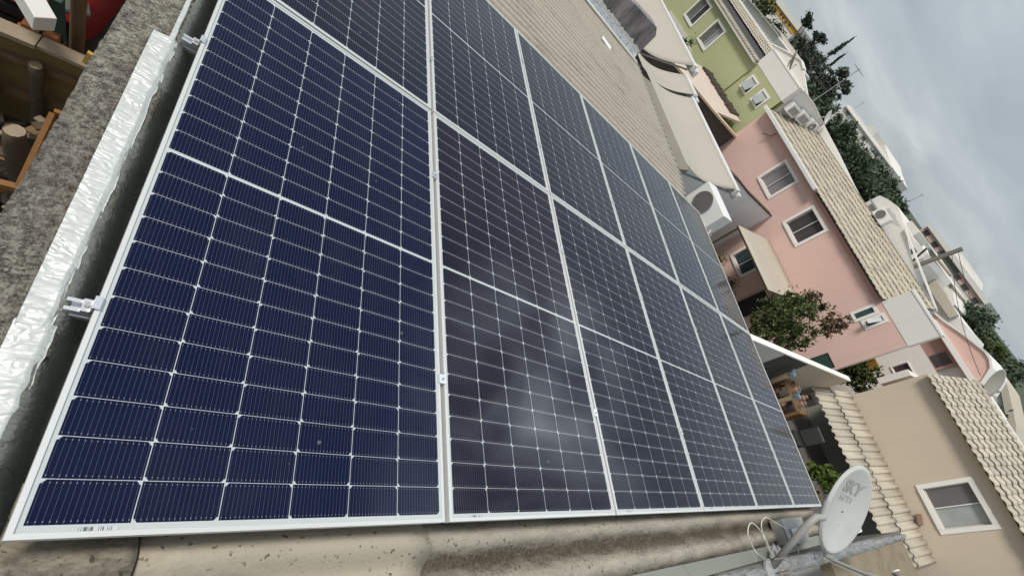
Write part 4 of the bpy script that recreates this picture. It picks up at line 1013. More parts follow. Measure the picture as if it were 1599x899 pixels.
# grey metal box behind the dish
jb = thing('junction_box', 'weathered grey metal box lying on the roof edge behind the satellite dish', 'box', P(5.4, -0.2, -0.12))
rot = Rot.copy()
MB().obox(P(5.52, -0.20, -0.075), (0.70, 0.21, 0.10), rot).build('body', M['galv'], jb, bevel=0.008)
MB().obox(P(5.53, -0.20, -0.018), (0.72, 0.225, 0.014), rot).build('lid', simple('pale_grey_lid', (0.30, 0.30, 0.28), 0.6, 0.1, var=0.15), jb, bevel=0.004)
MB().obox(P(5.42, -0.23, 0.0), (0.24, 0.10, 0.022), rot).build('cover_plate', M['galv'], jb, bevel=0.004)
sc_ = MB()
for k in range(3): sc_.obox(P(4.72 + 0.13 * k, -0.335 - 0.02 * k, -0.045 + 0.02 * (k % 2)), (0.22, 0.05, 0.012), rot @ Matrix.Rotation(0.4 - 0.5 * k, 3, 'Z'))
tag(sc_.build('metal_scrap', M['galv']), 'bent grey metal scraps left on the foil beside the dish foot', 'scrap')

# mossy slab of the next roof, right of the side wall
sl = thing('mossy_roof_slab', 'brown mossy flat roof slab past the foil capped wall below the lean-to tiles', 'roof', (11.5, -1.6, 3.0))
MB().add([(7.6, -0.56, 4.62), (14.3, -0.62, 3.78), (14.6, -3.6, 3.70), (7.6, -3.6, 4.52)], [(0, 1, 2, 3)]).build('slab', M['moss'], sl, solid=0.14)
MB().box(7.7, 14.0, -3.5, -0.7, 0.7, 3.6).build('wall', M['white_dirty'], sl)
# ------------------------------------------------------------------ cream house yard
MB().box(10.5, FX - 0.04, -1.4, 3.33, 0.705, 1.95).build('yard_terrace', M['yardpave'], kind='structure')
cs = thing('white_sheet', 'white corrugated sheet leaning in the shady yard behind the satellite dish', 'sheet', (12.4, -0.3, 3.0))
MB().add([(11.9, -0.44, 3.78), (13.0, -0.44, 3.55), (13.0, 0.10, 3.62), (11.9, 0.02, 3.85)], [(0, 1, 2, 3)]).build('sheet', M['wtrim'], cs, solid=0.03)
MB().beam((12.4, -0.3, 0.7), (12.4, -0.3, 3.64), 0.08, 0.08, up=(1, 0, 0)).build('post', M['dgrey'], cs)
fr = thing('timber_frame', 'timber clothes frame with blue wrapped post tops in the yard beyond the panels', 'frame', (13.2, 2.9, 1.95))
for (x, y, zt) in ((13.1, 3.14, 3.52), (13.1, 2.60, 3.42)):
    pz = MB(); pz.beam((x, y, 1.95), (x, y, zt), 0.10, 0.10, up=(1, 0, 0)); pz.build('post', M['timber_pale'], fr)
    b = MB(); b.obox((x, y, zt + 0.02), (0.14, 0.14, 0.09), Matrix.Rotation(0.5, 3, 'Z')); b.obox((x - 0.04, y + 0.05, zt + 0.08), (0.06, 0.13, 0.04), Matrix.Rotation(0.9, 3, 'X')); b.build('wrap', M['blue'], fr)
b = MB(); b.beam((13.1, 3.3, 2.62), (13.1, 1.75, 2.62), 0.09, 0.07); b.build('crossbar', M['timber_pale'], fr)
b = MB(); b.beam((12.9, 3.2, 3.0), (12.9, 2.2, 3.0), 0.05, 0.05); b.beam((13.3, 3.2, 2.4), (13.3, 1.6, 2.2), 0.05, 0.05); b.build('crossbar', M['timber'], fr)
sh = thing('wooden_shelf', 'brown wooden shelf with clutter behind the timber frame in the yard', 'shelf', (14.2, 2.9, 1.95))
b = MB()
for z in (2.1, 2.55, 3.0): b.box(13.9, 14.5, 2.35, 3.3, z, z + 0.04)
b.build('boards', M['timber'], sh)
for (x, y) in ((13.92, 2.37), (13.92, 3.27), (14.48, 2.37), (14.48, 3.27)): MB().box(x - .03, x + .03, y - .03, y + .03, 1.955, 3.1).build('upright', M['timber_or'], sh)
rq = random.Random(5)
jar0 = None
for k in range(14):
    z = (2.14, 2.59, 3.04)[k % 3]; x = 14.05 + 0.3 * (k % 2); y = 2.45 + 0.065 * k
    if jar0 is None:
        q = MB(); q.tube([(0, 0, 0), (0, 0, 0.12), (0, 0, 0.15), (0, 0, 0.19)], [0.055, 0.06, 0.035, 0.04], 10); jar0 = o = q.build('stored_jar', M['clay'])
        tag(o, 'small brown jar among the clutter on the wooden yard shelf', 'jar', 'jars on the yard shelf')
    else: o = jar0.copy(); COL.objects.link(o)
    o.location = (x, y, z); f = rq.uniform(0.8, 1.3); o.scale = (f, f, f)
gr = thing('garden_chair', 'black garden chair standing in the shade under the tiled lean-to', 'chair', (15.3, 1.95, 1.95))
MB().obox((15.15, 1.93, 2.36), (0.44, 0.46, 0.06), Matrix.Rotation(0.1, 3, 'Y')).build('seat', M['dgrey'], gr, bevel=0.02)
MB().obox((15.40, 1.93, 2.64), (0.06, 0.46, 0.52), Matrix.Rotation(0.25, 3, 'Y')).build('backrest', M['dgrey'], gr, bevel=0.05)
for (x, y) in ((14.97, 1.73), (14.97, 2.13), (15.33, 1.73), (15.33, 2.13)):
    MB().tube([(x, y, 1.95), (x, y, 2.35)], 0.02, 6).build('leg', M['dgrey'], gr)
rg2 = random.Random(21)
tree('yard_shrub', 'leafy green shrub in the yard just beyond the corner solar panel', (14.6, 0.85, 1.95), 0.7, crown(14.6, 0.88, 2.72, 0.42, 0.48, 0.42, 12, rg2), 1300, 0.075, M['leaf_lt'], tr=0.04, seed=22, cat='shrub', limbs=5)
tree('yard_shrub', 'small yellow flowering shrub half hidden at the corner of the last panel', (13.6, 0.42, 1.95), 0.6, crown(13.6, 0.46, 2.62, 0.25, 0.24, 0.35, 6, rg2), 420, 0.06, M['flower'], tr=0.03, seed=23, cat='shrub', limbs=4)

# tree in the pink house yard
rg3 = random.Random(41)
bl = crown(14.7, 5.0, 3.35, 0.95, 0.85, 1.05, 34, rg3, 0.30) + crown(14.6, 5.4, 3.8, 0.6, 0.5, 0.75, 10, rg3, 0.3)
rw = random.Random(43)
for _ in range(80):
    dv = Vector((rw.gauss(0, 1), rw.gauss(0, 1), rw.gauss(0.35, 1))).normalized() * rw.uniform(0.72, 0.98)
    bl.append((14.7 + 1.0 * dv.x, 5.0 + 0.92 * dv.y, 3.45 + 1.15 * dv.z, 0.14, 0.14, 0.22))
red = crown(14.7, 4.45, 4.62, 0.42, 0.55, 0.42, 12, rg3, 0.26) + crown(14.8, 5.35, 4.45, 0.4, 0.4, 0.3, 7, rg3, 0.26)
tree('garden_tree', 'bushy dark green tree with reddish tips standing before the pink house', (14.7, 5.0, 0.7), 3.0, bl, 8200, 0.056, M['leaf'], tr=0.10, seed=42, extra=[(red, 1500, 0.05, M['leaf_red'], 'reddish_shoots')])

# ------------------------------------------------------------------ passage and houses behind
hb = thing('pink_gable_house', 'pink gabled house with white verge behind the pink and cream houses', 'house', (30, 5, 0))
XB = 27.12
D1 = (4.97, 5.55, 3.42, 4.02); D2 = (5.03, 5.55, 4.86, 5.43)
facade([(4.97, 5.58, 3.40, 4.02)], 3.0, 8.2, 0.0, 4.78, XB, M['white'], 'front_wall', hb)
MB().box(XB + 0.2, 33, 3.0, 8.2, 0, 5.6).build('inner_wall', M['white'], hb)
window(hb, (4.97, 5.58, 3.40, 4.02), XB, M['glass_pur'], M['glass_pur'], fw=0.05)
MB().box(XB + 0.02, XB + 0.10, 4.9, 6.4, 4.78, 5.62).build('balcony_wall', M['pink_dark'], hb)
MB().box(XB - 0.01, XB + 0.03, 5.02, 5.55, 4.86, 5.44).build('window', M['glass_dk'], hb)
MB().box(XB - 0.30, XB + 0.02, 3.0, 6.9, 5.60, 5.78).build('cornice', M['wtrim'], hb)
MB().prism([(8.2, 5.55), (6.72, 5.95), (6.04, 6.22), (5.06, 6.52), (4.74, 6.52), (4.42, 6.40), (4.2, 6.15), (3.9, 5.80), (3.9, 5.55)], XB - 0.12, XB + 4, 'x').build('gable', M['pink'], hb)
MB().prism([(8.2, 5.56), (6.72, 5.96), (6.04, 6.23), (5.06, 6.53), (4.74, 6.53), (4.42, 6.41), (4.2, 6.16), (3.9, 5.81), (3.82, 5.84), (4.13, 6.21), (4.38, 6.48), (4.73, 6.61), (5.07, 6.61), (6.06, 6.31), (6.75, 6.04), (8.2, 5.64)], XB - 0.2, XB + 4.05, 'x').build('verge', M['wtrim'], hb)
MB().box(FX + 0.6, XB, 3.4, 3.6, 4.15, 5.0).build('white_parapet', M['white']).name = 'passage_wall'
tag(bpy.data.objects['passage_wall'], 'low white parapet behind the roof verge of the cream house', 'wall')
MB().box(XB - 3.2, XB - 3.05, 5.0, 6.2, 0.0, 3.5).build('ochre_wall', M['ochre']).name = 'ochre_wall'
tag(bpy.data.objects['ochre_wall'], 'dull ochre wall glimpsed in the passage behind the round shrub', 'wall')
rg4 = random.Random(51)
tree('street_shrub', 'rounded green shrub in the passage between the pink and cream houses', (22.1, 4.62, 0.7), 2.0, crown(22.1, 4.65, 3.05, 0.7, 0.80, 0.85, 18, rg4), 4200, 0.075, M['leaf'], tr=0.06, seed=52, cat='shrub', extra=[(crown(22.1, 4.15, 3.7, 0.3, 0.25, 0.35, 5, rg4), 260, 0.07, M['leaf_red'], 'reddish_shoots')])

# cluster of roofs and white walls beyond the ridge
def prism_thing(name, label, cat, parts, group=None):
    zs = [p[1] for q in parts for p in q[1]]; x0 = min(q[2] for q in parts)
    ys = [p[0] for q in parts for p in q[1]]
    t = thing(name, label, cat, (x0, sum(ys) / len(ys), 0), group)
    for nm, pts, lo, hi, mat in parts: MB().prism(pts, lo, hi, 'x').build(nm, mat, t)
    return t
prism_thing('terrace_house', 'low white house with long beige roof strip beyond the white corner parapet', 'house', [
    ('wall', [(13.5, 0), (7.6, 0), (7.6, 5.95), (8.0, 6.30), (8.7, 6.22), (13.5, 6.0)], 34.4, 40, M['white']),
    ('roof', [(11.5, 6.02), (11.2, 6.39), (8.62, 6.28), (8.62, 5.88), (10.7, 5.85)], 34.0, 34.35, M['tile'])])
prism_thing('terrace_house', 'whitewashed house with stepped gables below the utility pole', 'house', [
    ('wall', [(17.5, 0), (12.2, 0), (12.2, 6.1), (13.2, 6.42), (14.4, 6.2), (17.5, 6.1)], 45, 51, M['white']),
    ('roof', [(17.6, 6.0), (13.0, 6.05), (12.1, 5.85), (12.1, 5.7), (17.6, 5.75)], 44.6, 44.95, M['tile'])])
prism_thing('terrace_house', 'long whitewashed house with low parapet beyond the ridge air conditioner', 'house', [
    ('wall', [(15.2, 0), (10.9, 0), (10.9, 6.55), (11.02, 6.82), (12.02, 6.68), (13.07, 6.72), (14.12, 6.93), (14.77, 6.75), (15.2, 6.55)], 30.1, 36, M['white']),
    ('parapet_slab', [(14.2, 6.3), (12.5, 6.3), (12.6, 6.55), (14.0, 6.6)], 29.7, 30.05, M['white_dirty'])])
prism_thing('terrace_house', 'white house with flat grey roof edge behind the green house ridge', 'house', [
    ('wall', [(36.0, 0), (30.2, 0), (30.2, 6.95), (30.64, 7.0), (33.5, 6.85), (36.0, 6.7)], 30.2, 36, M['white']),
    ('roof_edge', [(36.0, 6.72), (33.5, 6.88), (30.2, 7.0), (30.2, 7.08), (33.5, 6.98), (36.0, 6.80)], 29.9, 30.15, M['galv'])])
prism_thing('terrace_house', 'pale rendered house with small roof slab glimpsed left of the dark trees', 'house', [
    ('wall', [(47.1, 0), (44.2, 0), (44.2, 6.6), (45.5, 7.0), (47.1, 6.9)], 45.1, 50, M['white']),
    ('roof', [(47.1, 6.92), (45.5, 7.02), (44.2, 6.62), (44.2, 6.76), (45.5, 7.18), (47.1, 7.06)], 44.9, 50, M['tile'])])
prism_thing('terrace_house', 'beige house with sloping tiled roof beside the grey dish of the cream house', 'house', [
    ('wall', [(8.0, 0), (3.0, 0), (3.0, 4.0), (4.0, 4.5), (6.6, 5.4), (8.0, 5.4)], 48.1, 55, M['white_dirty']),
    ('roof', [(8.0, 5.45), (6.6, 5.45), (4.0, 4.55), (3.0, 4.05), (3.0, 4.5), (4.0, 5.0), (6.6, 5.85), (8.0, 5.85)], 47.9, 55, M['tile'])])

def window_block(parent, rects, x, mat):
    for (a, c, e_, k) in rects:
        MB().box(x - 0.06, x + 0.02, a, c, e_, k).build('window', mat, parent)
ap = thing('apartment_building', 'pale pink and white apartment block with small square windows on the skyline by the pole', 'building', (104, 34, 0))
XA = 100.1
MB().box(XA, XA + 12, 26.0, 41.5, 0, 7.45).build('wall', M['white'], ap)
for (z0, z1) in ((6.42, 7.35), (4.6, 5.6)):
    for (a, c) in ((36.8, 41.4), (26.2, 31.8)):
        MB().box(XA - 0.08, XA, a, c, z0, z1).build('pink_band', M['pink'], ap)
MB().box(XA - 0.5, XA + 12.2, 25.8, 41.7, 7.45, 8.15).build('roof_parapet', M['white'], ap)
MB().box(XA - 0.06, XA, 32.0, 36.6, 5.7, 7.3).build('stair_recess', M['fan'], ap)
window_block(ap, [(39.9, 41.0, 6.5, 7.15), (37.4, 38.5, 6.5, 7.15), (30.9, 31.9, 6.45, 7.05), (28.9, 30.0, 6.45, 7.05), (33.5, 34.6, 5.6, 6.4), (26.4, 27.4, 6.5, 7.1), (30.9, 31.9, 4.8, 5.4), (28.9, 30.0, 4.8, 5.4)], XA - 0.08, M['glass_dk'])
MB().prism([(36.5, 8.15), (30.5, 8.15), (31.5, 8.9), (35.0, 9.0)], XA + 1, XA + 9, 'x').build('water_tank_house', M['white'], ap)
wb = thing('apartment_building', 'white apartment block on the skyline partly hidden by the large dark green tree', 'building', (116, 70, 0))
MB().prism([(80.0, 0), (80.0, 8.6), (79.2, 9.2), (72.2, 9.0), (72.0, 10.1), (69.6, 10.0), (69.4, 9.0), (66.3, 9.0), (66.2, 9.8), (64.5, 9.3), (60.4, 8.5), (60.3, 0)], 110, 122, 'x').build('wall', M['white'], wb)
MB().box(109.6, 110, 60.2, 80.1, 8.3, 8.55).build('cornice', M['wtrim'], wb)
MB().box(109.9, 110, 61, 67, 7.4, 8.2).build('grey_band', M['galv'], wb); MB().box(109.9, 110, 76.4, 79.3, 7.5, 8.2).build('grey_band', M['galv'], wb)
window_block(wb, [(77.4, 78.6, 7.7, 8.15), (74, 75.2, 7.3, 7.9), (69.4, 70.6, 7.3, 7.9), (64.4, 65.4, 7.5, 8.0)], 109.88, M['glass_dk'])
yb = thing('yellow_building', 'long ochre yellow and white building on the hill at the edge of the sky', 'building', (155, 160, 0))
MB().box(150, 170, 147.9, 185, 0, 9.0).build('wall', M['white'], yb)
MB().box(149.8, 149.99, 148.3, 185, 8.6, 10.2).build('yellow_band', M['ochre'], yb)
MB().box(150, 170, 147.9, 185, 9.0, 10.3).build('upper_wall', M['ochre'], yb)
MB().box(149.2, 171, 147.3, 186, 10.3, 12.0).build('roof', M['white'], yb)
window_block(yb, [(159.2, 160.4, 9.0, 9.9), (157.0, 158.2, 9.0, 9.7), (154.4, 155.6, 8.8, 9.5), (152.0, 153.2, 9.1, 9.8)], 149.78, M['glass_dk'])

tw = [o for o in bpy.data.objects if o.get('label', '').startswith('long whitewashed house')][0]
window_block(tw, [(13.6, 13.95, 6.35, 6.6), (12.2, 12.5, 6.25, 6.5), (11.3, 11.55, 6.2, 6.5)], 30.1, M['glass_dk'])
MB().box(29.6, 30.05, 11.0, 15.0, 6.08, 6.16).build('ledge', M['galv'], tw)
MB().box(31, 33, 12.6, 13.4, 6.4, 7.05).build('water_tank', M['white_dirty'], tw)
mrb = thing('mid_rise_building', 'cream mid rise block stepping down the slope behind the utility pole', 'building', (72, 22, 0))
MB().prism([(27.5, 0), (27.5, 6.5), (25.0, 6.5), (25.0, 6.15), (21.0, 6.15), (21.0, 5.8), (17.5, 5.8), (17.5, 0)], 70, 78, 'x').build('wall', M['cream'], mrb)
window_block(mrb, [(26.4, 27.0, 5.6, 6.1), (25.3, 25.9, 5.6, 6.1), (23.6, 24.2, 5.3, 5.8), (22.2, 22.8, 5.3, 5.8), (20.0, 20.6, 4.9, 5.4), (18.6, 19.2, 4.9, 5.4)], 69.98, M['glass_dk'])
MB().prism([(27.6, 6.5), (24.9, 6.5), (24.9, 6.6), (27.6, 6.6)], 69.7, 78.1, 'x').build('roof_slab', M['white'], mrb)
MB().prism([(24.85, 6.15), (20.9, 6.15), (20.9, 6.25), (24.85, 6.25)], 69.7, 78.1, 'x').build('roof_slab', M['white'], mrb)
MB().prism([(20.85, 5.8), (17.4, 5.8), (17.4, 5.9), (20.85, 5.9)], 69.7, 78.1, 'x').build('roof_slab', M['white'], mrb)
# utility pole
up_ = thing('utility_pole', 'weathered concrete utility pole with a diagonal brace on the skyline', 'utility pole', (26.1, 9.4, 0))
MB().beam((26.1, 9.50, 0), (26.1, 9.11, 7.95), 0.15, 0.14, up=(1, 0, 0)).build('pole', simple('weathered_pole', (0.17, 0.155, 0.125), 0.9, var=0.2), up_)
MB().tube([(26.0, 9.42, 6.30), (26.0, 9.62, 6.75), (25.95, 9.70, 7.02)], 0.045, 6).build('lamp_arm', M['dgrey'], up_)
MB().box(25.8, 26.1, 9.60, 9.86, 6.98, 7.10).build('lamp_head', M['galv'], up_)
wr = MB()
for (a, b2, sg) in (((26.1, 9.13, 7.80), (26.9, 4.7, 6.70), 0.12), ((26.1, 9.15, 7.60), (26.9, 4.2, 6.0), 0.2)):
    a, b2 = Vector(a), Vector(b2)
    wr.tube([a + (b2 - a) * k / 12 - Vector((0, 0, sg * 4 * (k / 12) * (1 - k / 12))) for k in range(13)], 0.011, 5)
tag(wr.build('power_line', M['bcable']), 'thin dark sagging wires from the utility pole to the pink gabled house', 'wire')
aerial('bare thin aerial mast standing on the skyline near the utility pole', 90, 42.5, 6.0, 9.3, 3, 0.6, 0.05)
aerial('short aerial on the roof of the white apartment block behind the tree', 110.5, 78.5, 9.0, 11.2, 4, 0.9, 0.05)

# trees on the skyline
rt = random.Random(77)
def bigtree(label, x, y, z0, ztop, rx, ry, rz, nb, n, size, mat, seed, name='dense_tree', small=0.32, group='trees on the skyline'):
    r5 = random.Random(seed); cz = ztop - rz
    return tree(name, label, (x, y, z0), cz - z0 + rz * 0.4, crown(x, y, cz, rx, ry, rz, nb, r5, small), n, size, mat, tr=0.22, seed=seed, group=group, limbs=8)
tree('dense_tree', 'large dark green tree with small gaps just behind the pink house ridge', (34, 20.0, 0), 5.0,
     crown(34, 19.6, 5.9, 2.2, 3.3, 2.0, 52, random.Random(61), 0.30) + crown(34, 22.8, 6.4, 1.6, 1.7, 1.3, 20, random.Random(62), 0.32) + crown(34, 17.2, 6.0, 1.5, 1.6, 1.1, 16, random.Random(63), 0.34), 24000, 0.12, M['leaf_far'], tr=0.28, seed=64, group='trees on the skyline', limbs=10)
pts = crown(58, 53.0, 7.9, 3, 3.6, 1.7, 26, random.Random(65), 0.30) + crown(58, 57.3, 10.1, 1.2, 1.1, 0.9, 7, random.Random(66), 0.42) + crown(58, 53.5, 9.9, 1.4, 1.3, 0.9, 8, random.Random(67), 0.42)
tree('eucalyptus_tree', 'tall grey green tree with rounded separate tufts left of the cypress', (58, 54, 0), 8.0, pts, 9000, 0.17, M['leaf_pine'], tr=0.3, seed=68, group='trees on the skyline', limbs=14)
pts = crown(58, 47.0, 7.6, 3, 3.4, 1.6, 24, random.Random(69), 0.30) + crown(58, 46.2, 9.5, 1.2, 1.2, 0.7, 7, random.Random(70), 0.42) + crown(58, 44.3, 8.9, 1.2, 1.1, 0.7, 7, random.Random(71), 0.42)
tree('eucalyptus_tree', 'grey green tree with rounded tufts right of the cypress behind the aerial', (58, 46.5, 0), 8.0, pts, 8500, 0.17, M['leaf_pine'], tr=0.3, seed=72, group='trees on the skyline', limbs=14)
def cypress(label, x, y, z0, z1, r, seed):
    r6 = random.Random(seed); t = thing('cypress_tree', label, 'tree', (x, y, z0), 'cypress trees')
    MB().tube([(x, y, z0), (x, y, z1 - 0.5)], [0.2, 0.03], 7).build('trunk', M['bark'], t)
    bl2 = []
    for k in range(44):
        f = r6.random() ** 0.8; zz_ = z0 + (z1 - z0) * (0.12 + 0.86 * f); rr = r * (1 - f) ** 0.75 + 0.06
        a = r6.random() * 6.28; bl2.append((x + rr * 0.4 * math.cos(a), y + rr * 0.4 * math.sin(a), zz_, rr * 0.6, rr * 0.6, 0.55))
    b = MB(); leafcloud(b, bl2, 3600, 0.14, r6, 0.35); b.build('crown', M['leaf_pine'], t)
cypress('tallest narrow dark cypress pointing into the sky', 62, 53.6, 0, 13.0, 1.1, 81)
cypress('shorter narrow cypress leaning beside the tallest one', 62.5, 52.6, 0, 11.1, 0.75, 82)
bigtree('dark rounded tree below the yellow building, farthest left in the tree belt', 62, 63.0, 0, 8.3, 3, 3.6, 2.8, 26, 6000, 0.20, M['leaf_far'], 91)
bigtree('low bright green tree beside the yellow building', 70, 79.0, 0, 9.2, 3, 3.0, 2.2, 18, 3500, 0.22, M['leaf'], 92)
bigtree('dark green tree filling the gap below the cypresses', 46, 38.5, 0, 7.4, 2.6, 3.4, 2.2, 26, 6500, 0.16, M['leaf_far'], 93)
bigtree('mid green tree between the aerial and the white apartment block', 44, 32.4, 0, 7.6, 2.2, 2.3, 2.2, 20, 5200, 0.15, M['leaf_far'], 94)
bigtree('small dark tree right of the large tree, in front of the skyline', 70, 33.5, 0, 7.5, 2.4, 2.6, 2.2, 20, 4200, 0.20, M['leaf_far'], 95)
bigtree('small dark tree beside the pink and white apartment block', 70, 30.2, 0, 7.0, 2.0, 2.0, 1.9, 16, 3200, 0.20, M['leaf_far'], 96)
bigtree('broad green tree at the foot of the apartment block on the skyline', 50, 11.6, 0, 7.85, 2.0, 1.9, 1.7, 26, 6500, 0.14, M['leaf_far'], 97)
bigtree('bushy yellowish green tree right of the broad tree on the skyline', 49, 9.4, 0, 7.45, 1.8, 1.3, 1.5, 22, 5000, 0.13, M['leaf'], 98)
bigtree('distant bluish tree behind the grey satellite dish', 95, 15.2, 0, 7.3, 3, 2.6, 2.4, 18, 3000, 0.25, M['leaf_pine'], 99)
bigtree('dark tree at the far right beyond the cream house ridge', 44, 4.4, 0, 5.3, 2.0, 2.2, 1.9, 22, 5000, 0.15, M['leaf_pine'], 100)
bigtree('low dark tree behind the ridge of the cream house', 36, 2.2, 0, 5.4, 2.0, 2.2, 1.8, 22, 5000, 0.13, M['leaf_far'], 101)
bigtree('round tree on the roofline behind the apartment block', 130, 40.0, 0, 9.3, 3, 1.7, 1.7, 12, 1800, 0.3, M['leaf_pine'], 102)

bigtree('low dark tree between the large tree and the bare aerial mast', 88, 45.5, 0, 8.0, 3, 3.4, 2.6, 20, 4000, 0.26, M['leaf_far'], 103)
bigtree('wide hedge like tree on the slope left of the apartment block', 92, 50.5, 0, 8.3, 3, 3.6, 2.6, 22, 4500, 0.28, M['leaf_far'], 104)
bigtree('dark tree on the slope right of the yellowish green tree', 80, 13.0, 0, 7.0, 3, 2.6, 2.4, 18, 3500, 0.24, M['leaf_far'], 105)
bigtree('tall dark tree closing the gap behind the grey tufted tree', 75, 58.5, 0, 9.4, 3, 4.0, 3.0, 24, 5000, 0.24, M['leaf_far'], 106)
# ------------------------------------------------------------------ street below the parapet
hd_ = thing('plywood_hoarding', 'ochre plywood hoarding with a pale plank along its top on the street below the parapet', 'hoarding', (-2.5, 6.0, 0))
MB().box(-4.2, -0.9, 6.03, 6.08, 0.0, 1.52).build('panel', M['plywood'], hd_)
pl = MB(); pl.beam((-4.2, 6.0, 1.62), (-1.83, 6.0, 1.585), 0.22, 0.06); pl.build('top_plank', M['timber_pale'], hd_)
pl = MB(); pl.beam((-1.82, 6.02, 1.575), (-0.9, 6.0, 1.53), 0.20, 0.05); pl.build('top_plank', M['timber_pale'], hd_)
pl = MB(); pl.box(-4.2, -0.9, 5.93, 6.03, 0.55, 0.70); pl.box(-4.2, -0.9, 5.95, 6.03, 1.15, 1.24); pl.build('cross_rail', M['timber'], hd_)
def logpost(label, x, y, z0, z1, r, mat='log'):
    t = thing('log_post', label, 'post', (x, y, z0), 'rough log posts')
    rl = random.Random(int(r * 1e4 + z1 * 100)); nn_ = 9
    MB().tube([(x + rl.uniform(-.01, .01) * (0 < q < nn_), y + 0.01 * q / nn_ + rl.uniform(-.01, .01) * (0 < q < nn_), z0 + (z1 - 0.004 - z0) * q / nn_) for q in range(nn_ + 1)], [r * rl.uniform(0.92, 1.1) for q in range(nn_)] + [r * 0.95], 11).build('trunk', M[mat], t, smooth=True)
    MB().tube([(x, y + 0.01, z1 - 0.004), (x, y + 0.01, z1)], r * 0.9, 10).build('cut_end', M['timber_pale' if mat != 'dark' else 'timber'], t)
logpost('log post standing against the middle of the plywood hoarding', -1.82, 5.86, 0, 1.33, 0.075)
logpost('shorter log post left of the one in the middle of the hoarding', -2.25, 5.84, 0, 1.22, 0.06)
logpost('thin log post farthest from the parapet at the hoarding', -2.7, 5.84, 0, 1.28, 0.05)
logpost('thick log post with pale sawn top nearest the photographer below the parapet', -1.57, 4.5, 0, 1.64, 0.10)
logpost('log post half cut off at the photo edge beside the thick log', -1.86, 4.55, 0, 1.5, 0.08)
logpost('tall pole in front of the red car headlight', -1.62, 6.55, 0, 2.55, 0.08, 'timber')
tf = thing('orange_timber_frame', 'orange timber formwork frame lying beside the log posts below the parapet', 'frame', (-1.3, 4.2, 0))
tb = MB(); tb.beam((-1.30, 4.66, 1.95), (-1.39, 4.0, 1.35), 0.05, 0.07); tb.build('long_board', M['timber_or'], tf)
tb = MB(); tb.beam((-1.9, 4.0, 1.30), (-1.0, 4.02, 1.30), 0.07, 0.08); tb.build('cross_board', M['timber_or'], tf)
tb = MB(); tb.beam((-1.30, 4.68, 1.96), (-0.9, 4.7, 1.93), 0.05, 0.05); tb.build('cross_board', M['timber_or'], tf)
MB().box(-1.95, -1.9, 4.0, 4.05, 0, 1.28).build('support', M['log'], tf)
MB().box(-1.05, -1.0, 4.0, 4.05, 0, 1.28).build('support', M['log'], tf)
rb = random.Random(8)
for k in range(34):
    b = MB(); x = rb.uniform(-3.0, -1.0); y = rb.uniform(4.1, 5.7); z = rb.uniform(0.15, 0.8); a = rb.uniform(-1.2, 1.2); L_ = rb.uniform(0.4, 1.1)
    b.beam((x, y, z), (x + L_ * math.cos(a), min(y + L_ * math.sin(a), 5.8), z + rb.uniform(-.1, .12)), rb.uniform(.05, .16), 0.03)
    for_lab = ['pale', 'brown', 'orange', 'dark'][k % 4]
    o = b.build('scrap_board', M[['timber_pale', 'timber', 'timber_or', 'log'][k % 4]])
    tag(o, 'loose scrap board in the pile of formwork timber between the hoarding and the log posts', 'board', 'loose boards in the timber pile')
br2 = MB(); br2.box(-2.02, -1.86, 6.12, 6.26, 1.50, 1.66); br2.box(-1.83, -1.69, 6.13, 6.27, 1.50, 1.63)
MB().box(-2.1, -1.66, 6.1, 6.3, 0.0, 1.495).build('brick_pier', M['brick']).name = 'brick_pier'
tag(bpy.data.objects['brick_pier'], 'orange brick pier behind the hoarding at the end of the white beam', 'pier')
tag(br2.build('loose_bricks', M['brick']), 'two orange bricks on top of the pier next to the white beam', 'bricks')
wbm = MB(); wbm.beam((-2.75, 6.95, 2.55), (-1.68, 5.72, 2.15), 0.20, 0.24)
tag(wbm.build('white_beam', M['wtrim'], bevel=0.01), 'square white beam slanting over the hoarding in front of the red car', 'beam')
MB().beam((-1.68, 6.30, 0), (-1.75, 6.30, 2.1), 0.12, 0.12, up=(1, 0, 0)).build('beam_prop', M['dkgreen']).name = 'green_prop'
tag(bpy.data.objects['green_prop'], 'dark green prop holding up the end of the white beam', 'prop')
pg = MB(); pg.prism([(-1.42, 6.2), (-1.32, 6.2), (-1.35, 6.2)], 0, 1, 'z')
pg = MB(); pg.obox((-1.36, 6.0, 1.66), (0.07, 0.05, 0.20), Matrix.Rotation(0.25, 3, 'Y')); tag(pg.build('yellow_wedge', simple('yellow_wood', (0.55, 0.36, 0.09), 0.8)), 'small yellow wooden wedge on the hoarding top near the parapet', 'wedge')
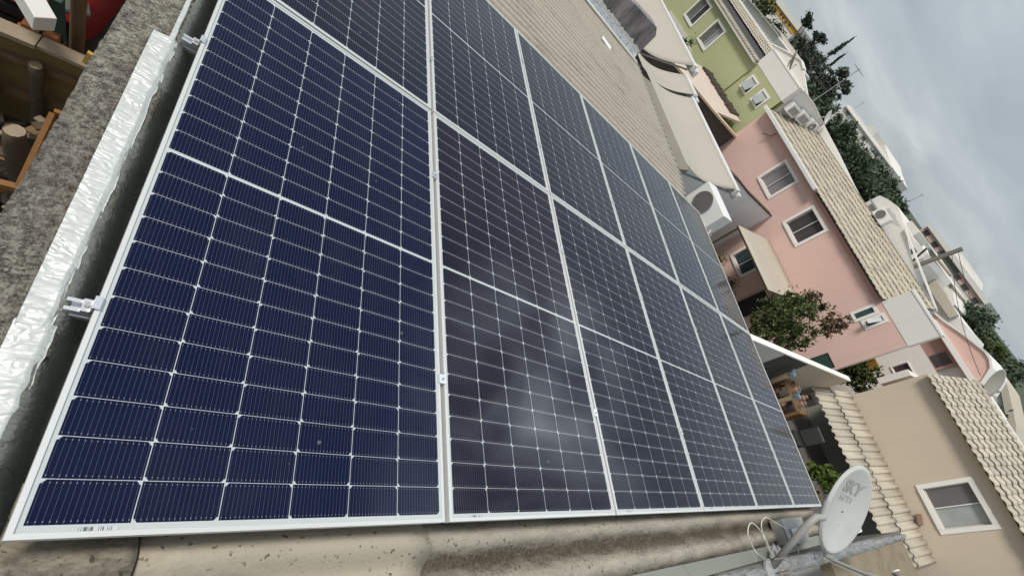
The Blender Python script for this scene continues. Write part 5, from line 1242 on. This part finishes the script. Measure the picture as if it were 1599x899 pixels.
# red car, parked on the street, front towards the hoarding
car = thing('parked_car', 'red car parked on the street behind the hoarding, front seen from above', 'car', (-2.55, 10.4, 0))
CW2 = 0.84
def carbody(i, j):
    # i along the length (front -> rear), j around half section left -> right
    Lp = [(0.0, 0.42, 0.62, 0.70), (0.03, 0.30, 0.72, 0.80), (0.12, 0.26, 0.80, 0.93), (0.30, 0.25, 0.84, 0.98), (0.45, 0.25, 0.84, 1.02), (0.60, 0.25, 0.84, 1.04), (0.85, 0.25, 0.83, 1.0), (0.97, 0.30, 0.78, 0.92), (1.0, 0.42, 0.70, 0.78)]
    k = i * (len(Lp) - 1); a = min(int(k), len(Lp) - 2); f = k - a
    s, lo, wd, hi = [Lp[a][q] * (1 - f) + Lp[a + 1][q] * f for q in range(4)]
    y = 7.72 + 4.0 * s
    th = math.pi * (j * 1.0)
    cxs = math.cos(th); sn = math.sin(th)
    x = wd * math.copysign(abs(cxs) ** 0.35, cxs); z = lo + (hi - lo) * (abs(sn) ** 0.45)
    bow = -0.20 * (1 - abs(x / 0.84)) ** 0.7 * max(0, 1 - s * 3) if s < 0.33 else 0
    return (-2.55 + x, y + bow, z)
MB().grid(carbody, 48, 30).build('body', M['carred'], car, smooth=True)
cab = MB()
def cabin(i, j):
    Lp = [(0.27, 0.70, 0.97), (0.40, 0.62, 1.36), (0.50, 0.60, 1.46), (0.72, 0.60, 1.44), (0.86, 0.66, 1.05)]
    k = i * 4; a = min(int(k), 3); f = k - a
    s, wd, hi = [Lp[a][q] * (1 - f) + Lp[a + 1][q] * f for q in range(3)]
    th = math.pi * j; x = wd * math.copysign(abs(math.cos(th)) ** 0.4, math.cos(th)); z = 0.9 + (hi - 0.9) * abs(math.sin(th)) ** 0.5
    return (-2.55 + x, 7.72 + 4.0 * s, z)
cab.grid(cabin, 24, 24).build('windscreen', M['cglass'], car, smooth=True)
MB().add([(-2.55 - .52, 9.72, 1.468), (-2.55 + .52, 9.72, 1.468), (-2.55 + .52, 10.57, 1.455), (-2.55 - .52, 10.57, 1.455)], [(0, 1, 2, 3)]).build('roof', M['carred'], car, solid=0.02)
for sx in (-1, 1):
    hl = MB(); hl.obox((-2.55 + sx * 0.56, 7.86, 0.80), (0.34, 0.24, 0.12), Matrix.Rotation(sx * 0.5, 3, 'Z') @ Matrix.Rotation(0.7, 3, 'X')); hl.build('headlight', M['lens'], car, bevel=0.05)
MB().box(-2.90, -2.20, 7.52, 7.57, 0.44, 0.60).build('grille', M['dgrey'], car)
MB().box(-3.2, -1.9, 7.56, 7.77, 0.27, 0.36).build('bumper_trim', M['dgrey'], car)
for (x, y) in ((-3.24, 9.05), (-1.86, 9.05), (-3.24, 11.0), (-1.86, 11.0)):
    wl = MB(); wl.tube([(x - 0.09, y, 0.31), (x + 0.09, y, 0.31)], 0.31, 20); wo_ = wl.build('wheel', M['rubber'], car)
    MB().tube([(x - 0.10, y, 0.31), (x + 0.10, y, 0.31)], 0.19, 14).build('rim', M['alu'], wo_)
